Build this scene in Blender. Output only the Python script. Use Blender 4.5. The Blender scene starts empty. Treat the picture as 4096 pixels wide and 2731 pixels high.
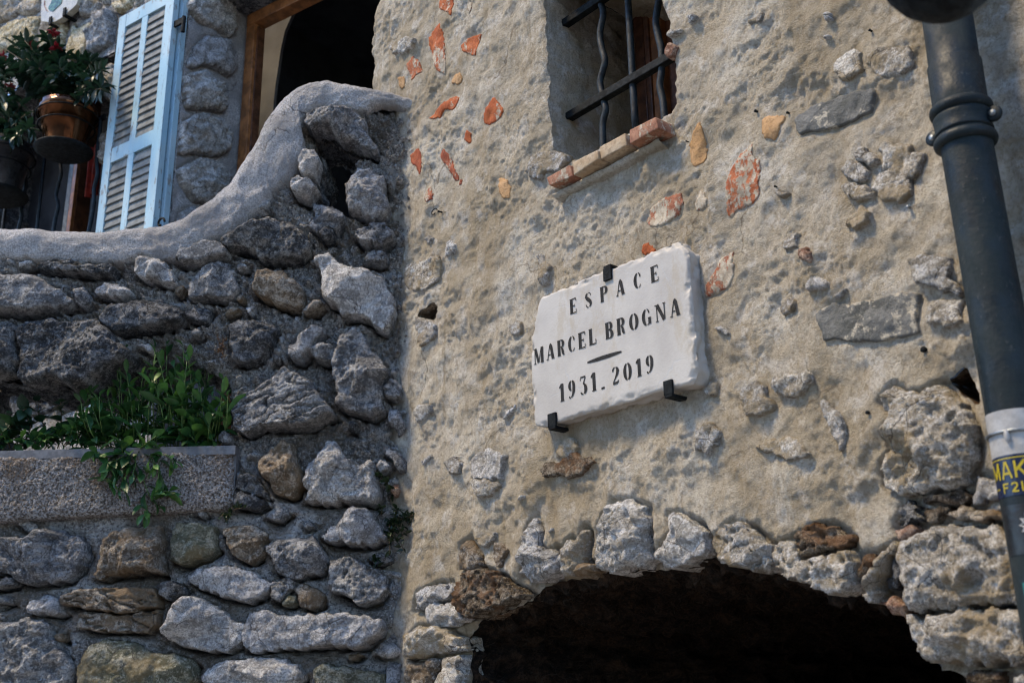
import bpy, bmesh, math, random
import numpy as np
from mathutils import Matrix, Vector

# ------------------------------------------------------------------ camera, world, sun, exposure
scene = bpy.context.scene
W_SRC, H_SRC = 4096.0, 2731.0
CX, CY = W_SRC / 2, H_SRC / 2
F = 4528.0                                   # focal length in photo pixels (about 40 mm)
up = np.array([-202.0, 13410.0, -F]); up /= np.linalg.norm(up)      # world up in camera axes
fw = np.array([0.0, 0.0, -1.0]); fw = fw - up * fw.dot(up); fw /= np.linalg.norm(fw)
rt = np.cross(fw, up)
RC = np.array([rt, fw, up])                  # camera axes -> world axes
EYE = np.array([0.0, 0.0, 1.6])
cam_d = bpy.data.cameras.new('camera'); cam = bpy.data.objects.new('camera', cam_d)
scene.collection.objects.link(cam); scene.camera = cam
cam_d.sensor_fit = 'HORIZONTAL'; cam_d.sensor_width = 36.0; cam_d.lens = F / W_SRC * 36.0
cam_d.clip_start = 0.05; cam_d.clip_end = 500
cam_d.dof.use_dof = True; cam_d.dof.focus_distance = 3.85; cam_d.dof.aperture_fstop = 3.6
cam.matrix_world = Matrix.Translation(EYE) @ Matrix(RC.tolist()).to_4x4()

SUN_AZ, SUN_EL = math.radians(-104), math.radians(60)    # azimuth from +Y, clockwise
world = bpy.data.worlds.new('World'); scene.world = world; world.use_nodes = True
wn = world.node_tree; bg = wn.nodes['Background']
sky = wn.nodes.new('ShaderNodeTexSky'); sky.sky_type = 'NISHITA'; sky.sun_disc = False
sky.sun_elevation = SUN_EL; sky.sun_rotation = SUN_AZ; sky.air_density = 1.0; sky.dust_density = 0.2; sky.ozone_density = 6.0
wn.links.new(sky.outputs[0], bg.inputs[0]); bg.inputs[1].default_value = 0.125
sl = bpy.data.lights.new('sun', 'SUN'); sl.energy = 1.5; sl.angle = math.radians(12); sl.color = (1.0, 0.79, 0.50)
sun = bpy.data.objects.new('sun', sl); scene.collection.objects.link(sun)
sd_ = Vector((math.sin(SUN_AZ) * math.cos(SUN_EL), math.cos(SUN_AZ) * math.cos(SUN_EL), math.sin(SUN_EL)))
sun.rotation_euler = sd_.to_track_quat('Z', 'Y').to_euler(); sun.location = sd_ * 30
vs = scene.view_settings; vs.view_transform = 'Standard'; vs.look = 'None'; vs.gamma = 1.0; vs.use_curve_mapping = False
vs.exposure = 1.85
scene.cycles.max_bounces = 6; scene.cycles.diffuse_bounces = 3
scene.cycles.use_denoising = True; scene.cycles.filter_width = 1.15; scene.cycles.sample_clamp_indirect = 4.0

rng = random.Random(7)
nrg = np.random.default_rng(5)

# ------------------------------------------------------------------ noise in numpy
def _h(ix, iy, seed):
    h = (ix.astype(np.int64) * 374761393 + iy.astype(np.int64) * 668265263 + seed * 974711) & 0xffffffff
    h = ((h ^ (h >> 13)) * 1274126177) & 0xffffffff
    h = ((h ^ (h >> 16)) * 2246822519) & 0xffffffff
    return (h ^ (h >> 15)) & 0xffffffff
def gn(x, y, seed=0):
    x = np.asarray(x, float); y = np.asarray(y, float)
    x0 = np.floor(x); y0 = np.floor(y); fx = x - x0; fy = y - y0
    def g(dx, dy):
        a = _h(x0 + dx, y0 + dy, seed) * (2 * math.pi / 4294967296.0)
        return np.cos(a) * (fx - dx) + np.sin(a) * (fy - dy)
    ux = fx * fx * fx * (fx * (fx * 6 - 15) + 10); uy = fy * fy * fy * (fy * (fy * 6 - 15) + 10)
    a = g(0, 0) + ux * (g(1, 0) - g(0, 0)); b = g(0, 1) + ux * (g(1, 1) - g(0, 1))
    return (a + uy * (b - a)) * 1.5
def fbm(x, y, o=4, seed=0, gain=.5, ridge=False):
    s = np.zeros(np.shape(x)); a = 1.0; t = 0
    for k in range(o):
        n = gn(x, y, seed + k * 17)
        if ridge: n = 1 - 2 * np.abs(n)
        s += a * n; t += a; a *= gain; x = x * 2.03 + 5.1; y = y * 2.03 - 3.7
    return s / t
def voro(x, y, seed=0):
    x0 = np.floor(x); y0 = np.floor(y)
    f1 = np.full(np.shape(x), 9.0); f2 = f1.copy(); cid = np.zeros(np.shape(x))
    for i in (-1, 0, 1):
        for j in (-1, 0, 1):
            cx = x0 + i; cy = y0 + j
            h1 = _h(cx, cy, seed) / 4294967296.0; h2 = _h(cx, cy, seed + 91) / 4294967296.0
            d = np.hypot(cx + h1 - x, cy + h2 - y)
            n = d < f1
            f2 = np.where(n, f1, np.minimum(f2, d)); cid = np.where(n, h1 * 7 % 1, cid); f1 = np.where(n, d, f1)
    return f1, f2, cid
def sstep(a, b, x):
    t = np.clip((x - a) / (b - a), 0, 1); return t * t * (3 - 2 * t)

# ------------------------------------------------------------------ surfaces and pixels
class Surf:
    """a vertical plane: u along it (to the right in the picture), v up, w out towards the street"""
    def __init__(s, O, U):
        s.O = np.array([O[0], O[1], 0.0]); s.U = np.array([U[0], U[1], 0.0]); s.U /= np.linalg.norm(s.U)
        s.V = np.array([0, 0, 1.0]); s.N = np.cross(s.U, s.V)
    def pt(s, u, v, w=0.0):
        u, v, w = np.broadcast_arrays(np.asarray(u, float), np.asarray(v, float), np.asarray(w, float))
        return s.O + u[..., None] * s.U + v[..., None] * s.V + w[..., None] * s.N
    def pix(s, p, w=0.0):
        p = np.asarray(p, float).reshape(-1, 2)
        d = ray(p)
        t = ((s.O + w * s.N - EYE) @ s.N) / (d @ s.N)
        q = EYE + d * t[:, None] - s.O
        return np.stack([q @ s.U, q @ s.V], 1)
def ray(p):
    p = np.asarray(p, float).reshape(-1, 2)
    c = np.stack([p[:, 0] - CX, CY - p[:, 1], np.full(len(p), -F)], 1)
    return c @ RC.T
ZOOM = dict(Z1=(0, 0, 1.53125), Z2=(800, 0, 1.53125), Z3=(0, 900, 1.568), Z4=(800, 900, 1.568), Z5=(0, 1800, 1.684), Z6=(800, 1800, 1.684),
            Y1=(1600, 0, 1.568), Y2=(2000, 900, 1.742), Y3=(2600, 0, 1.568), Y4=(2800, 900, 1.568), Y5=(3500, 0, 1.568), Y6=(3500, 1000, 1.568),
            Y7=(1600, 1800, 1.684), Y8=(2800, 1800, 1.684), Q2=(0, 100, 3.135), Q3=(0, 500, 3.5646), Q4=(0, 0, 3.36), R6=(0, 1450, 3.92), R7=(400, 1300, 1.96),
            R8=(1450, 1900, 3.92), D=(0, 0, 2352 / 4096.0), S=(0, 0, 1.0))
def T(z, *pts):
    x0, y0, k = ZOOM[z]
    a = np.array(pts, float).reshape(-1, 2)
    return np.stack([x0 + a[:, 0] / k, y0 + a[:, 1] / k], 1)

AZ1, PERP = math.radians(-40), 2.40
U1 = np.array([-math.sin(AZ1), -math.cos(AZ1)]); N1 = np.array([-math.cos(AZ1), math.sin(AZ1)])
S1 = Surf(-PERP * N1, U1)                                           # rendered house front
c2 = S1.pt(*S1.pix(T('D', (927, 700)))[0])
AZ2 = math.radians(-87)
S2 = Surf(c2[:2], (-math.sin(AZ2), -math.cos(AZ2)))                 # rubble parapet
c3 = S1.pt(*S1.pix(T('D', (849, 110)))[0])
AZ3 = math.radians(-55)
S3 = Surf(c3[:2], (-math.sin(AZ3), -math.cos(AZ3)))                 # house wall behind the parapet

# ------------------------------------------------------------------ mesh helpers
col = scene.collection
def link(o, parent=None):
    col.objects.link(o)
    if parent is not None:
        o.parent = parent; o.matrix_parent_inverse = Matrix.Translation(-Vector(parent['_w']))
    return o
def thing(name, loc, label, cat, group=None):
    o = bpy.data.objects.new(name, None); o.empty_display_size = .1; o.location = loc
    o['_w'] = [float(c) for c in loc]; o['label'] = label; o['category'] = cat
    if group: o['group'] = group
    return link(o)
def mesh_np(name, verts, faces, smooth=True):
    me = bpy.data.meshes.new(name)
    verts = np.asarray(verts, float)
    if isinstance(faces, np.ndarray):
        n, k = faces.shape
        me.vertices.add(len(verts)); me.vertices.foreach_set('co', verts.ravel())
        me.loops.add(n * k); me.loops.foreach_set('vertex_index', faces.ravel().astype(np.int32))
        me.polygons.add(n); me.polygons.foreach_set('loop_start', np.arange(0, n * k, k, dtype=np.int32))
        me.update(calc_edges=True); me.validate()
    else:
        me.from_pydata(verts.tolist(), [], [list(f) for f in faces]); me.update()
    if smooth: me.polygons.foreach_set('use_smooth', np.ones(len(me.polygons), bool))
    return me
def obj(name, verts, faces, mat, parent=None, smooth=True, origin=None, label=None, kind=None, bevel=0, mats=None):
    verts = np.asarray(verts, float).reshape(-1, 3)
    if origin is None: origin = verts.mean(0)
    me = mesh_np(name, verts - origin, faces, smooth)
    if bevel:
        bm = bmesh.new(); bm.from_mesh(me); bmesh.ops.remove_doubles(bm, verts=bm.verts, dist=1e-5)
        bmesh.ops.recalc_face_normals(bm, faces=bm.faces)
        bmesh.ops.bevel(bm, geom=list(bm.edges), offset=bevel, segments=2, affect='EDGES', profile=.6)
        bm.to_mesh(me); bm.free()
    me.materials.append(mat)
    o = bpy.data.objects.new(name, me); o.location = origin; o['_w'] = [float(c) for c in origin]
    if label: o['label'] = label
    if kind: o['kind'] = kind
    return link(o, parent)
def top(o, label, cat, group=None):
    o['label'] = label; o['category'] = cat
    if group: o['group'] = group
    return o
class MB:
    """collects pieces of ONE object"""
    def __init__(s): s.v = []; s.f = []; s.n = 0
    def add(s, v, f):
        v = np.asarray(v, float).reshape(-1, 3)
        s.v.append(v); s.f += [[int(i) + s.n for i in q] for q in f]; s.n += len(v); return s
    def build(s, name, mat, parent=None, **k):
        return obj(name, np.concatenate(s.v), s.f, mat, parent, **k)
BOXF = [(0, 1, 3, 2), (4, 6, 7, 5), (0, 4, 5, 1), (2, 3, 7, 6), (0, 2, 6, 4), (1, 5, 7, 3)]
def boxv(S, u0, u1, v0, v1, w0, w1):
    return np.array([S.pt(u, v, w) for u in (u0, u1) for v in (v0, v1) for w in (w0, w1)])
def hexa(S, quad, w0, w1):
    """prism over a uv polygon"""
    q = np.asarray(quad, float); n = len(q)
    v = np.concatenate([S.pt(q[:, 0], q[:, 1], w0), S.pt(q[:, 0], q[:, 1], w1)])
    f = [list(range(n))[::-1], [n + i for i in range(n)]] + [[i, (i + 1) % n, n + (i + 1) % n, n + i] for i in range(n)]
    return v, f
def tubev(path, r, seg=10, cap=True):
    P = np.asarray(path, float); n = len(P); r = np.broadcast_to(np.asarray(r, float), (n,))
    t = np.gradient(P, axis=0); t /= np.linalg.norm(t, axis=1)[:, None] + 1e-12
    a = np.array([0.31, 0.55, 0.77]); a1 = np.cross(t, a)
    if np.min(np.linalg.norm(a1, axis=1)) < .15: a1 = np.cross(t, np.array([.9, -.3, .1]))
    a1 /= np.linalg.norm(a1, axis=1)[:, None]; a2 = np.cross(t, a1)
    ang = np.linspace(0, 2 * math.pi, seg, endpoint=False)
    v = (P[:, None] + r[:, None, None] * (np.cos(ang)[None, :, None] * a1[:, None] + np.sin(ang)[None, :, None] * a2[:, None])).reshape(-1, 3)
    f = [[i * seg + j, i * seg + (j + 1) % seg, (i + 1) * seg + (j + 1) % seg, (i + 1) * seg + j] for i in range(n - 1) for j in range(seg)]
    if cap: f += [list(range(seg))[::-1], [(n - 1) * seg + j for j in range(seg)]]
    return v, f
def smooth_path(p, n):
    """Catmull-Rom through the points"""
    p = np.asarray(p, float); q = np.concatenate([[2 * p[0] - p[1]], p, [2 * p[-1] - p[-2]]])
    out = []
    m = len(p) - 1
    for s in np.linspace(0, m, n):
        i = min(int(s), m - 1); t = s - i; a, b, c, d = q[i:i + 4]
        out.append(.5 * (2 * b + (c - a) * t + (2 * a - 5 * b + 4 * c - d) * t * t + (3 * b - a - 3 * c + d) * t ** 3))
    return np.array(out)
def lathe(axis_pt, prof, seg=28, axis=np.array([0, 0, 1.0]), x=None):
    axis = axis / np.linalg.norm(axis)
    if x is None: x = np.cross(axis, [0.3, 1, .2])
    x = x / np.linalg.norm(x); y = np.cross(axis, x)
    v = []; f = []
    for r, h in prof:
        for k in range(seg):
            a = 2 * math.pi * k / seg
            v.append(np.asarray(axis_pt) + axis * h + r * (math.cos(a) * x + math.sin(a) * y))
    for i in range(len(prof) - 1):
        for k in range(seg):
            f.append([i * seg + k, i * seg + (k + 1) % seg, (i + 1) * seg + (k + 1) % seg, (i + 1) * seg + k])
    return np.array(v), f
def sdp(px, py, poly):
    poly = np.asarray(poly, float); n = len(poly)
    d2 = np.full(px.shape, 1e9); nx = px.copy(); ny = py.copy(); ins = np.zeros(px.shape, bool)
    for i in range(n):
        a = poly[i]; b = poly[(i + 1) % n]; e = b - a
        t = np.clip(((px - a[0]) * e[0] + (py - a[1]) * e[1]) / (e @ e + 1e-14), 0, 1)
        qx = a[0] + t * e[0]; qy = a[1] + t * e[1]; d = (px - qx) ** 2 + (py - qy) ** 2
        m = d < d2; d2 = np.where(m, d, d2); nx = np.where(m, qx, nx); ny = np.where(m, qy, ny)
        if a[1] != b[1]:
            ins ^= ((a[1] > py) != (b[1] > py)) & (px < (b[0] - a[0]) * (py - a[1]) / (b[1] - a[1]) + a[0])
    s = np.sqrt(d2); return np.where(ins, s, -s), nx, ny
def resample(poly, step, closed=True):
    p = np.asarray(poly, float); q = np.concatenate([p, p[:1]]) if closed else p
    L = np.concatenate([[0], np.cumsum(np.linalg.norm(np.diff(q, axis=0), axis=1))])
    n = max(4, int(L[-1] / step)); s = np.linspace(0, L[-1], n, endpoint=not closed)
    return np.stack([np.interp(s, L, q[:, 0]), np.interp(s, L, q[:, 1])], 1)
def roughen(poly, step=.008, amp=.006, seed=0, closed=True, freq=30, soft=1):
    q = resample(poly, step, closed)
    for _ in range(soft):
        q = (np.roll(q, 1, 0) + 2 * q + np.roll(q, -1, 0)) / 4 if closed else np.concatenate([q[:1], (q[:-2] + 2 * q[1:-1] + q[2:]) / 4, q[-1:]])
    nx = fbm(q[:, 0] * freq, q[:, 1] * freq, 3, seed); ny = fbm(q[:, 0] * freq + 9, q[:, 1] * freq, 3, seed + 5)
    return q + amp * np.stack([nx, ny], 1) * 1.6
def grid_quads(nv, nu):
    i = np.arange(nv - 1)[:, None] * nu + np.arange(nu - 1)[None, :]
    return np.stack([i, i + 1, i + nu + 1, i + nu], -1)            # (nv-1, nu-1, 4)
def hf(S, U, V, Wf, keep):
    """height field mesh data from 2-D arrays; keep: bool per quad"""
    q = grid_quads(*U.shape)[keep]
    used = np.unique(q); idx = np.full(U.size, -1, np.int64); idx[used] = np.arange(len(used))
    P = S.pt(U.ravel()[used], V.ravel()[used], Wf.ravel()[used])
    return P, idx[q]
def axis_pts(a, b, fa, fb, res, coarse):
    """coarse outside [fa,fb], fine inside"""
    l = np.arange(a, fa, coarse) if a < fa else np.array([])
    m = np.arange(fa, fb, res); r = np.arange(fb, b, coarse) if fb < b else np.array([fb])
    return np.concatenate([l, m, r, [b]]) if fb < b else np.concatenate([l, m, r])
def cut(U, V, P, poly, res):
    """snap the vertices just inside a hole to its rim; returns (U, V, inside-mask, distance)"""
    bb0 = poly.min(0) - .25; bb1 = poly.max(0) + .25
    m = (U > bb0[0]) & (U < bb1[0]) & (V > bb0[1]) & (V < bb1[1])
    sd = np.full(U.shape, -1.0)
    if m.any():
        s, nx, ny = sdp(U[m], V[m], poly); sd[m] = s
        sn = (s > 0) & (s < res * 1.5)
        a = U[m]; b = V[m]; a[sn] = nx[sn]; b[sn] = ny[sn]; U[m] = a; V[m] = b
    return sd

# ------------------------------------------------------------------ stones
def stone_h(u, v, sd, H, R, style, seed):
    r = np.random.default_rng(seed)
    e = np.clip(sd / R, 0, 1); p = 3.0
    h = H * (1 - (1 - e) ** p) ** (1 / p)
    cu, cv = u.mean(), v.mean(); ext = max(np.ptp(u), np.ptp(v)) + 1e-6
    k = {'facet': 9, 'rough': 6, 'smooth': 4, 'layer': 3, 'porous': 3, 'flat': 0, 'flush': 0, 'slabby': 0}[style]
    sl = {'facet': 1.25, 'rough': .9, 'smooth': .62, 'layer': .3, 'porous': .3, 'flat': .0, 'flush': 0, 'slabby': 0}[style] * min(1.0, H / .045)
    wu = u + .025 * fbm(u * 11, v * 11, 3, seed + 60); wv = v + .025 * fbm(u * 11 + 4, v * 11, 3, seed + 61)
    for _ in range(k):
        a = r.uniform(0, 2 * math.pi); s = r.uniform(.4, 1) * sl; o = r.uniform(.0, .34) * ext * s
        pl = H * .70 + o + s * ((wu - cu) * math.cos(a) + (wv - cv) * math.sin(a))
        h = np.minimum(h, np.maximum(pl, .42 * H))
    g = min(1.0, H / .03)
    ed = sstep(0, .02, sd)
    cr = fbm(wu * 10, wv * 10, 5, seed + 70, .56, ridge=True)               # sharp-edged breaks at every size
    fi = fbm(u * 75, v * 75, 3, seed + 71, .6)
    f1, f2, c = voro(wu * 13 + seed, wv * 16, seed); chipd = (c - .5) * sstep(.0, .12, f2 - f1)
    if style == 'facet': h = h + g * ed * (.019 * chipd + .014 * cr + .003 * fi)
    elif style == 'rough':
        h = h + g * ed * (.016 * chipd + .024 * cr + .011 * fbm(u * 38, v * 38, 3, seed + 4, .6, ridge=True) + .004 * fi)
    elif style == 'smooth': h = h + g * ed * (.009 * chipd + .012 * cr + .0024 * fi)
    elif style == 'layer':
        a = r.uniform(-.25, .3); x = wu * math.cos(a) + wv * math.sin(a); y = wv * math.cos(a) - wu * math.sin(a)
        n = fbm(x * 7, y * 48, 3, seed); h = h + g * (.012 * n - .020 * sstep(.12, 0, np.abs(gn(x * 6, y * 30, seed + 8))) * ed + .006 * fi + .006 * cr)
    elif style == 'porous':
        f1, f2, c = voro(wu * 42, wv * 42, seed); h = h + g * (-.015 * sstep(.42, .1, f1) * (c > .45) + .020 * cr + .006 * fi)
    elif style == 'slabby': h = h + .006 * chipd * .6 + .006 * cr - .003
    elif style == 'flush':
        h = h + .0075 * cr + .0045 * fbm(u * 45, v * 45, 3, seed + 3, .6, ridge=True) - .003
    else:
        h = h + .0012 * fbm(u * 20, v * 20, 3, seed)
    return h
def stone(S, poly, H, style, mat, parent, seed, res=.005, base=None, name='stone', R=None, sink=.05, amp=.006, label=None, off=0.0, freq=30):
    poly = roughen(poly, .007, amp, seed, freq=freq)
    bb0 = poly.min(0) - 2 * res; bb1 = poly.max(0) + 2 * res
    area = .5 * abs(np.sum(poly[:, 0] * np.roll(poly[:, 1], -1) - poly[:, 1] * np.roll(poly[:, 0], -1)))
    if R is None: R = .25 * math.sqrt(area)
    R = min(R, .013)
    U, V = np.meshgrid(np.arange(bb0[0], bb1[0] + res, res), np.arange(bb0[1], bb1[1] + res, res))
    s, nx, ny = sdp(U, V, poly)
    out = s <= 0
    h = stone_h(U, V, np.maximum(s, 0), H, R, style, seed)
    b = base(U, V) if base is not None else 0.0
    Wf = b + off + np.where(out, -sink, h)
    ins = ~out
    keep = ins[:-1, :-1] | ins[1:, :-1] | ins[:-1, 1:] | ins[1:, 1:]
    U = np.where(out, nx, U); V = np.where(out, ny, V)
    P, q = hf(S, U, V, Wf, keep)
    return obj(name, P, q, mat, parent, label=label)
# ------------------------------------------------------------------ materials
class NT:
    def __init__(s, name):
        s.m = bpy.data.materials.new(name); s.m.use_nodes = True; s.t = s.m.node_tree
        s.b = s.t.nodes['Principled BSDF']; s.pos = s.t.nodes.new('ShaderNodeNewGeometry').outputs['Position']
    def n(s, k, **kw):
        x = s.t.nodes.new(k)
        for a, b in kw.items(): setattr(x, a, b)
        return x
    def put(s, sock, v):
        if isinstance(v, bpy.types.NodeSocket): s.t.links.new(v, sock)
        else: sock.default_value = v
    def objco(s): s.pos = s.n('ShaderNodeTexCoord').outputs['Object']; return s
    def vec(s, sx=1, sy=1, sz=1, off=(0, 0, 0), rot=(0, 0, 0)):
        m = s.n('ShaderNodeMapping'); s.put(m.inputs[0], s.pos); m.inputs['Scale'].default_value = (sx, sy, sz); m.inputs['Location'].default_value = off
        m.inputs['Rotation'].default_value = rot; return m.outputs[0]
    def noise(s, sc, det=6, ro=.6, vec=None, dist=0, raw=False):
        x = s.n('ShaderNodeTexNoise'); s.put(x.inputs['Vector'], vec or s.pos); x.inputs['Scale'].default_value = sc
        x.inputs['Detail'].default_value = det; x.inputs['Roughness'].default_value = ro; x.inputs['Distortion'].default_value = dist
        if raw: return x.outputs[0]
        m = s.n('ShaderNodeMath', operation='MULTIPLY_ADD', use_clamp=True); s.put(m.inputs[0], x.outputs[0]); m.inputs[1].default_value = 2.0; m.inputs[2].default_value = -.5; return m.outputs[0]
    def vor(s, sc, feat='F1', vec=None, rnd=1):
        x = s.n('ShaderNodeTexVoronoi', feature=feat); s.put(x.inputs['Vector'], vec or s.pos); x.inputs['Scale'].default_value = sc
        x.inputs['Randomness'].default_value = rnd; return x.outputs['Distance']
    def ramp(s, f, *st):
        r = s.n('ShaderNodeValToRGB'); s.put(r.inputs[0], f); e = r.color_ramp.elements
        for i, (p, c) in enumerate(st):
            x = e[i] if i < 2 else e.new(p)
            x.position = p; x.color = (c, c, c, 1) if isinstance(c, (int, float)) else (*c, 1)
        return r.outputs[0]
    def mix(s, f, a, b, mode='MIX'):
        x = s.n('ShaderNodeMix', data_type='RGBA', blend_type=mode)
        s.put(x.inputs[0], f)
        for k, v in ((6, a), (7, b)): s.put(x.inputs[k], (*v, 1) if isinstance(v, tuple) and len(v) == 3 else v)
        return x.outputs[2]
    def math(s, op, a, b=0.0):
        x = s.n('ShaderNodeMath', operation=op); s.put(x.inputs[0], a); s.put(x.inputs[1], b); return x.outputs[0]
    def bump(s, h, st=.5, d=.01, nrm=None):
        x = s.n('ShaderNodeBump'); s.put(x.inputs['Height'], h); x.inputs['Strength'].default_value = st; x.inputs['Distance'].default_value = d
        if nrm is not None: s.put(x.inputs['Normal'], nrm)
        return x.outputs[0]
    def warp(s, k, sc=3.0):
        x = s.n('ShaderNodeTexNoise'); s.put(x.inputs['Vector'], s.pos); x.inputs['Scale'].default_value = sc; x.inputs['Detail'].default_value = 5
        return s.mix(k, s.pos, x.outputs[1])
    def rnd(s): return s.n('ShaderNodeObjectInfo').outputs['Random']
    def out(s, c, r=.9, nrm=None, metal=0, spec=.3):
        s.put(s.b.inputs['Base Color'], (*c, 1) if isinstance(c, tuple) else c); s.put(s.b.inputs['Roughness'], r)
        s.put(s.b.inputs['Metallic'], metal); s.b.inputs['Specular IOR Level'].default_value = spec
        if nrm is not None: s.put(s.b.inputs['Normal'], nrm)
        return s.m

def rock(name, dark, mid, light, bump=.6, vein=(.08, .07, .06), vs_=14, stain=None):
    t = NT(name)
    rd = t.rnd(); cmb = t.n('ShaderNodeCombineXYZ')
    for k_, f_ in enumerate((7.0, 11.0, 17.0)): t.put(cmb.inputs[k_], t.math('MULTIPLY', rd, f_))
    mp = t.n('ShaderNodeMapping'); t.put(mp.inputs[0], t.pos); t.put(mp.inputs['Rotation'], cmb.outputs[0]); mp.inputs['Scale'].default_value = (1, 1, 2.8); t.put(mp.inputs['Location'], cmb.outputs[0])
    c = t.ramp(t.noise(9, 9, .68, mp.outputs[0]), (.34, dark), (.5, mid), (.64, light))
    c = t.mix(t.ramp(t.noise(26, 7, .72, t.vec(1, 1, 1, (1, 2, 3))), (.38, .85), (.50, 0)), c, tuple(x * .8 for x in dark))
    c = t.mix(t.ramp(t.noise(60, 6, .75), (.54, 0), (.68, .7)), c, tuple(min(.85, x * 1.2) for x in light))
    c = t.mix(t.math('MULTIPLY', t.ramp(t.noise(130, 4, .75), (.36, 1), (.50, 0)), .6), c, tuple(x * .4 for x in dark))
    if stain: c = t.mix(t.ramp(t.noise(6, 6, .65, t.vec(1, 1, 1, (3.1, 7, 2))), (.52, 0), (.64, .7)), c, stain)
    w = t.vor(vs_, 'DISTANCE_TO_EDGE', t.warp(.10, 5))
    crack = t.math('MULTIPLY', t.ramp(w, (.0, 1), (.02, 0)), t.ramp(t.noise(5, 3, .5), (.46, 0), (.58, .9)))
    c = t.mix(crack, c, vein)
    r = t.mix(1, c, t.ramp(t.rnd(), (0, (.84, .85, .88)), (1, (1.12, 1.10, 1.07))), 'MULTIPLY')
    h = t.math('ADD', t.noise(48, 9, .76), t.math('MULTIPLY', t.noise(150, 4, .7), .3))
    h = t.math('SUBTRACT', h, t.math('MULTIPLY', crack, .35))
    return t.out(r, .92, t.bump(h, min(1, bump * 1.5), .026), spec=.2)

M = {}
M['w'] = rock('pale_limestone', (.40, .395, .39), (.66, .655, .645), (.82, .815, .81), .6)
M['g'] = rock('grey_limestone', (.20, .205, .21), (.40, .40, .40), (.58, .58, .575), .6)
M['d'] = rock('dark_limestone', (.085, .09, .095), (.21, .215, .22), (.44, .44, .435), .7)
M['t'] = rock('tan_stone', (0.204, 0.156, 0.108), (0.36, 0.3, 0.228), (0.528, 0.48, 0.408), .55, stain=(.27, .19, .11))
M['o'] = rock('olive_stone', (0.144, 0.144, 0.096), (0.264, 0.252, 0.18), (0.396, 0.384, 0.312), .5, stain=(.19, .15, .08))
M['y'] = rock('yellow_limestone', (.42, .34, .20), (.60, .52, .34), (.72, .67, .54), .45)
M['c'] = rock('cream_stone', (.44, .395, .32), (.66, .62, .55), (.82, .80, .75), .6, stain=(.42, .33, .20))
M['k'] = rock('chalk_stone', (.46, .44, .40), (.72, .705, .68), (.86, .85, .83), .6)
M['b'] = rock('brown_rock', (.10, .072, .048), (.24, .19, .135), (.42, .36, .28), .8, stain=(.26, .14, .07))
M['p'] = rock('pink_stone', (.24, .13, .09), (.38, .25, .18), (.50, .38, .30), .5)

def m_mortar():
    t = NT('lime_mortar')
    c = t.ramp(t.noise(5, 6, .6), (.36, (.36, .345, .325)), (.52, (.55, .53, .505)), (.66, (.70, .68, .655)))
    c = t.mix(t.ramp(t.noise(70, 5, .75), (.37, .9), (.50, 0)), c, (.18, .17, .16))
    c = t.mix(t.ramp(t.noise(110, 3, .6), (.55, 0), (.66, .75)), c, (.80, .785, .76))
    c = t.mix(t.ramp(t.noise(3.1, 5, .6, t.vec(1, 1, 1, (5, 1, 9))), (.54, 0), (.66, .55)), c, (.20, .16, .11))
    h = t.math('ADD', t.noise(95, 6, .75), t.math('MULTIPLY', t.vor(160), -.5))
    return t.out(c, .97, t.bump(h, 1.0, .018), spec=.1)
def m_plaster():
    t = NT('cream_lime_render')
    c = t.ramp(t.noise(2.3, 7, .62), (.28, (.54, .465, .345)), (.48, (.68, .61, .49)), (.66, (.79, .74, .635)))
    c = t.mix(t.ramp(t.noise(8, 7, .68, t.vec(1, 1, 1, (2, 8, 4))), (.38, .5), (.60, 0)), c, (.50, .43, .32))
    c = t.mix(t.ramp(t.noise(13, 6, .7, t.vec(1, 1, 1, (9, 3, 1))), (.54, 0), (.72, .6)), c, (.84, .81, .75))
    c = t.mix(t.ramp(t.noise(90, 5, .75), (.36, .55), (.48, 0)), c, (.38, .31, .22))
    # damp brown streaks with a shape of their own
    c = t.mix(t.ramp(t.noise(2.2, 6, .65, t.vec(1, 1, .55, (1, 4, 7))), (.53, 0), (.68, .5)), c, (.38, .30, .19))
    ck = t.math('MULTIPLY', t.ramp(t.vor(1.9, 'DISTANCE_TO_EDGE', t.warp(.25, 4)), (.0, 1), (.006, 0)), t.ramp(t.noise(2.6, 3), (.5, 0), (.62, .8)))
    c = t.mix(ck, c, (.22, .18, .13))
    c = t.mix(t.math('MULTIPLY', t.ramp(t.noise(1.0, 6, .7, t.vec(16, 16, 1.1)), (.56, 0), (.74, .55)), t.ramp(t.noise(1.7, 3), (.45, 0), (.65, 1))), c, (.36, .29, .19))
    h = t.math('ADD', t.noise(170, 5, .8), t.math('MULTIPLY', t.noise(45, 6, .75), .5))
    return t.out(c, .97, t.bump(h, 1.0, .015), spec=.1)
def m_coping():
    t = NT('coping_render')
    c = t.ramp(t.noise(4, 6, .6), (.34, (.50, .48, .465)), (.55, (.68, .66, .64)), (.70, (.78, .76, .745)))
    c = t.mix(t.ramp(t.noise(140, 4, .7), (.40, .75), (.54, 0)), c, (.34, .325, .315))
    c = t.mix(t.ramp(t.noise(7, 6, .7, t.vec(1, 1, 1, (4, 4, 1))), (.54, 0), (.7, .55)), c, (.40, .39, .385))
    ck = t.math('MULTIPLY', t.ramp(t.vor(3.2, 'DISTANCE_TO_EDGE', t.warp(.3, 4)), (.0, 1), (.008, 0)), t.ramp(t.noise(3.0, 3), (.48, 0), (.6, .9)))
    c = t.mix(ck, c, (.16, .15, .14))
    h = t.math('SUBTRACT', t.math('ADD', t.noise(150, 4, .75), t.math('MULTIPLY', t.noise(36, 7, .7), .9)), ck)
    return t.out(c, .95, t.bump(h, 1.0, .013), spec=.15)
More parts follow.
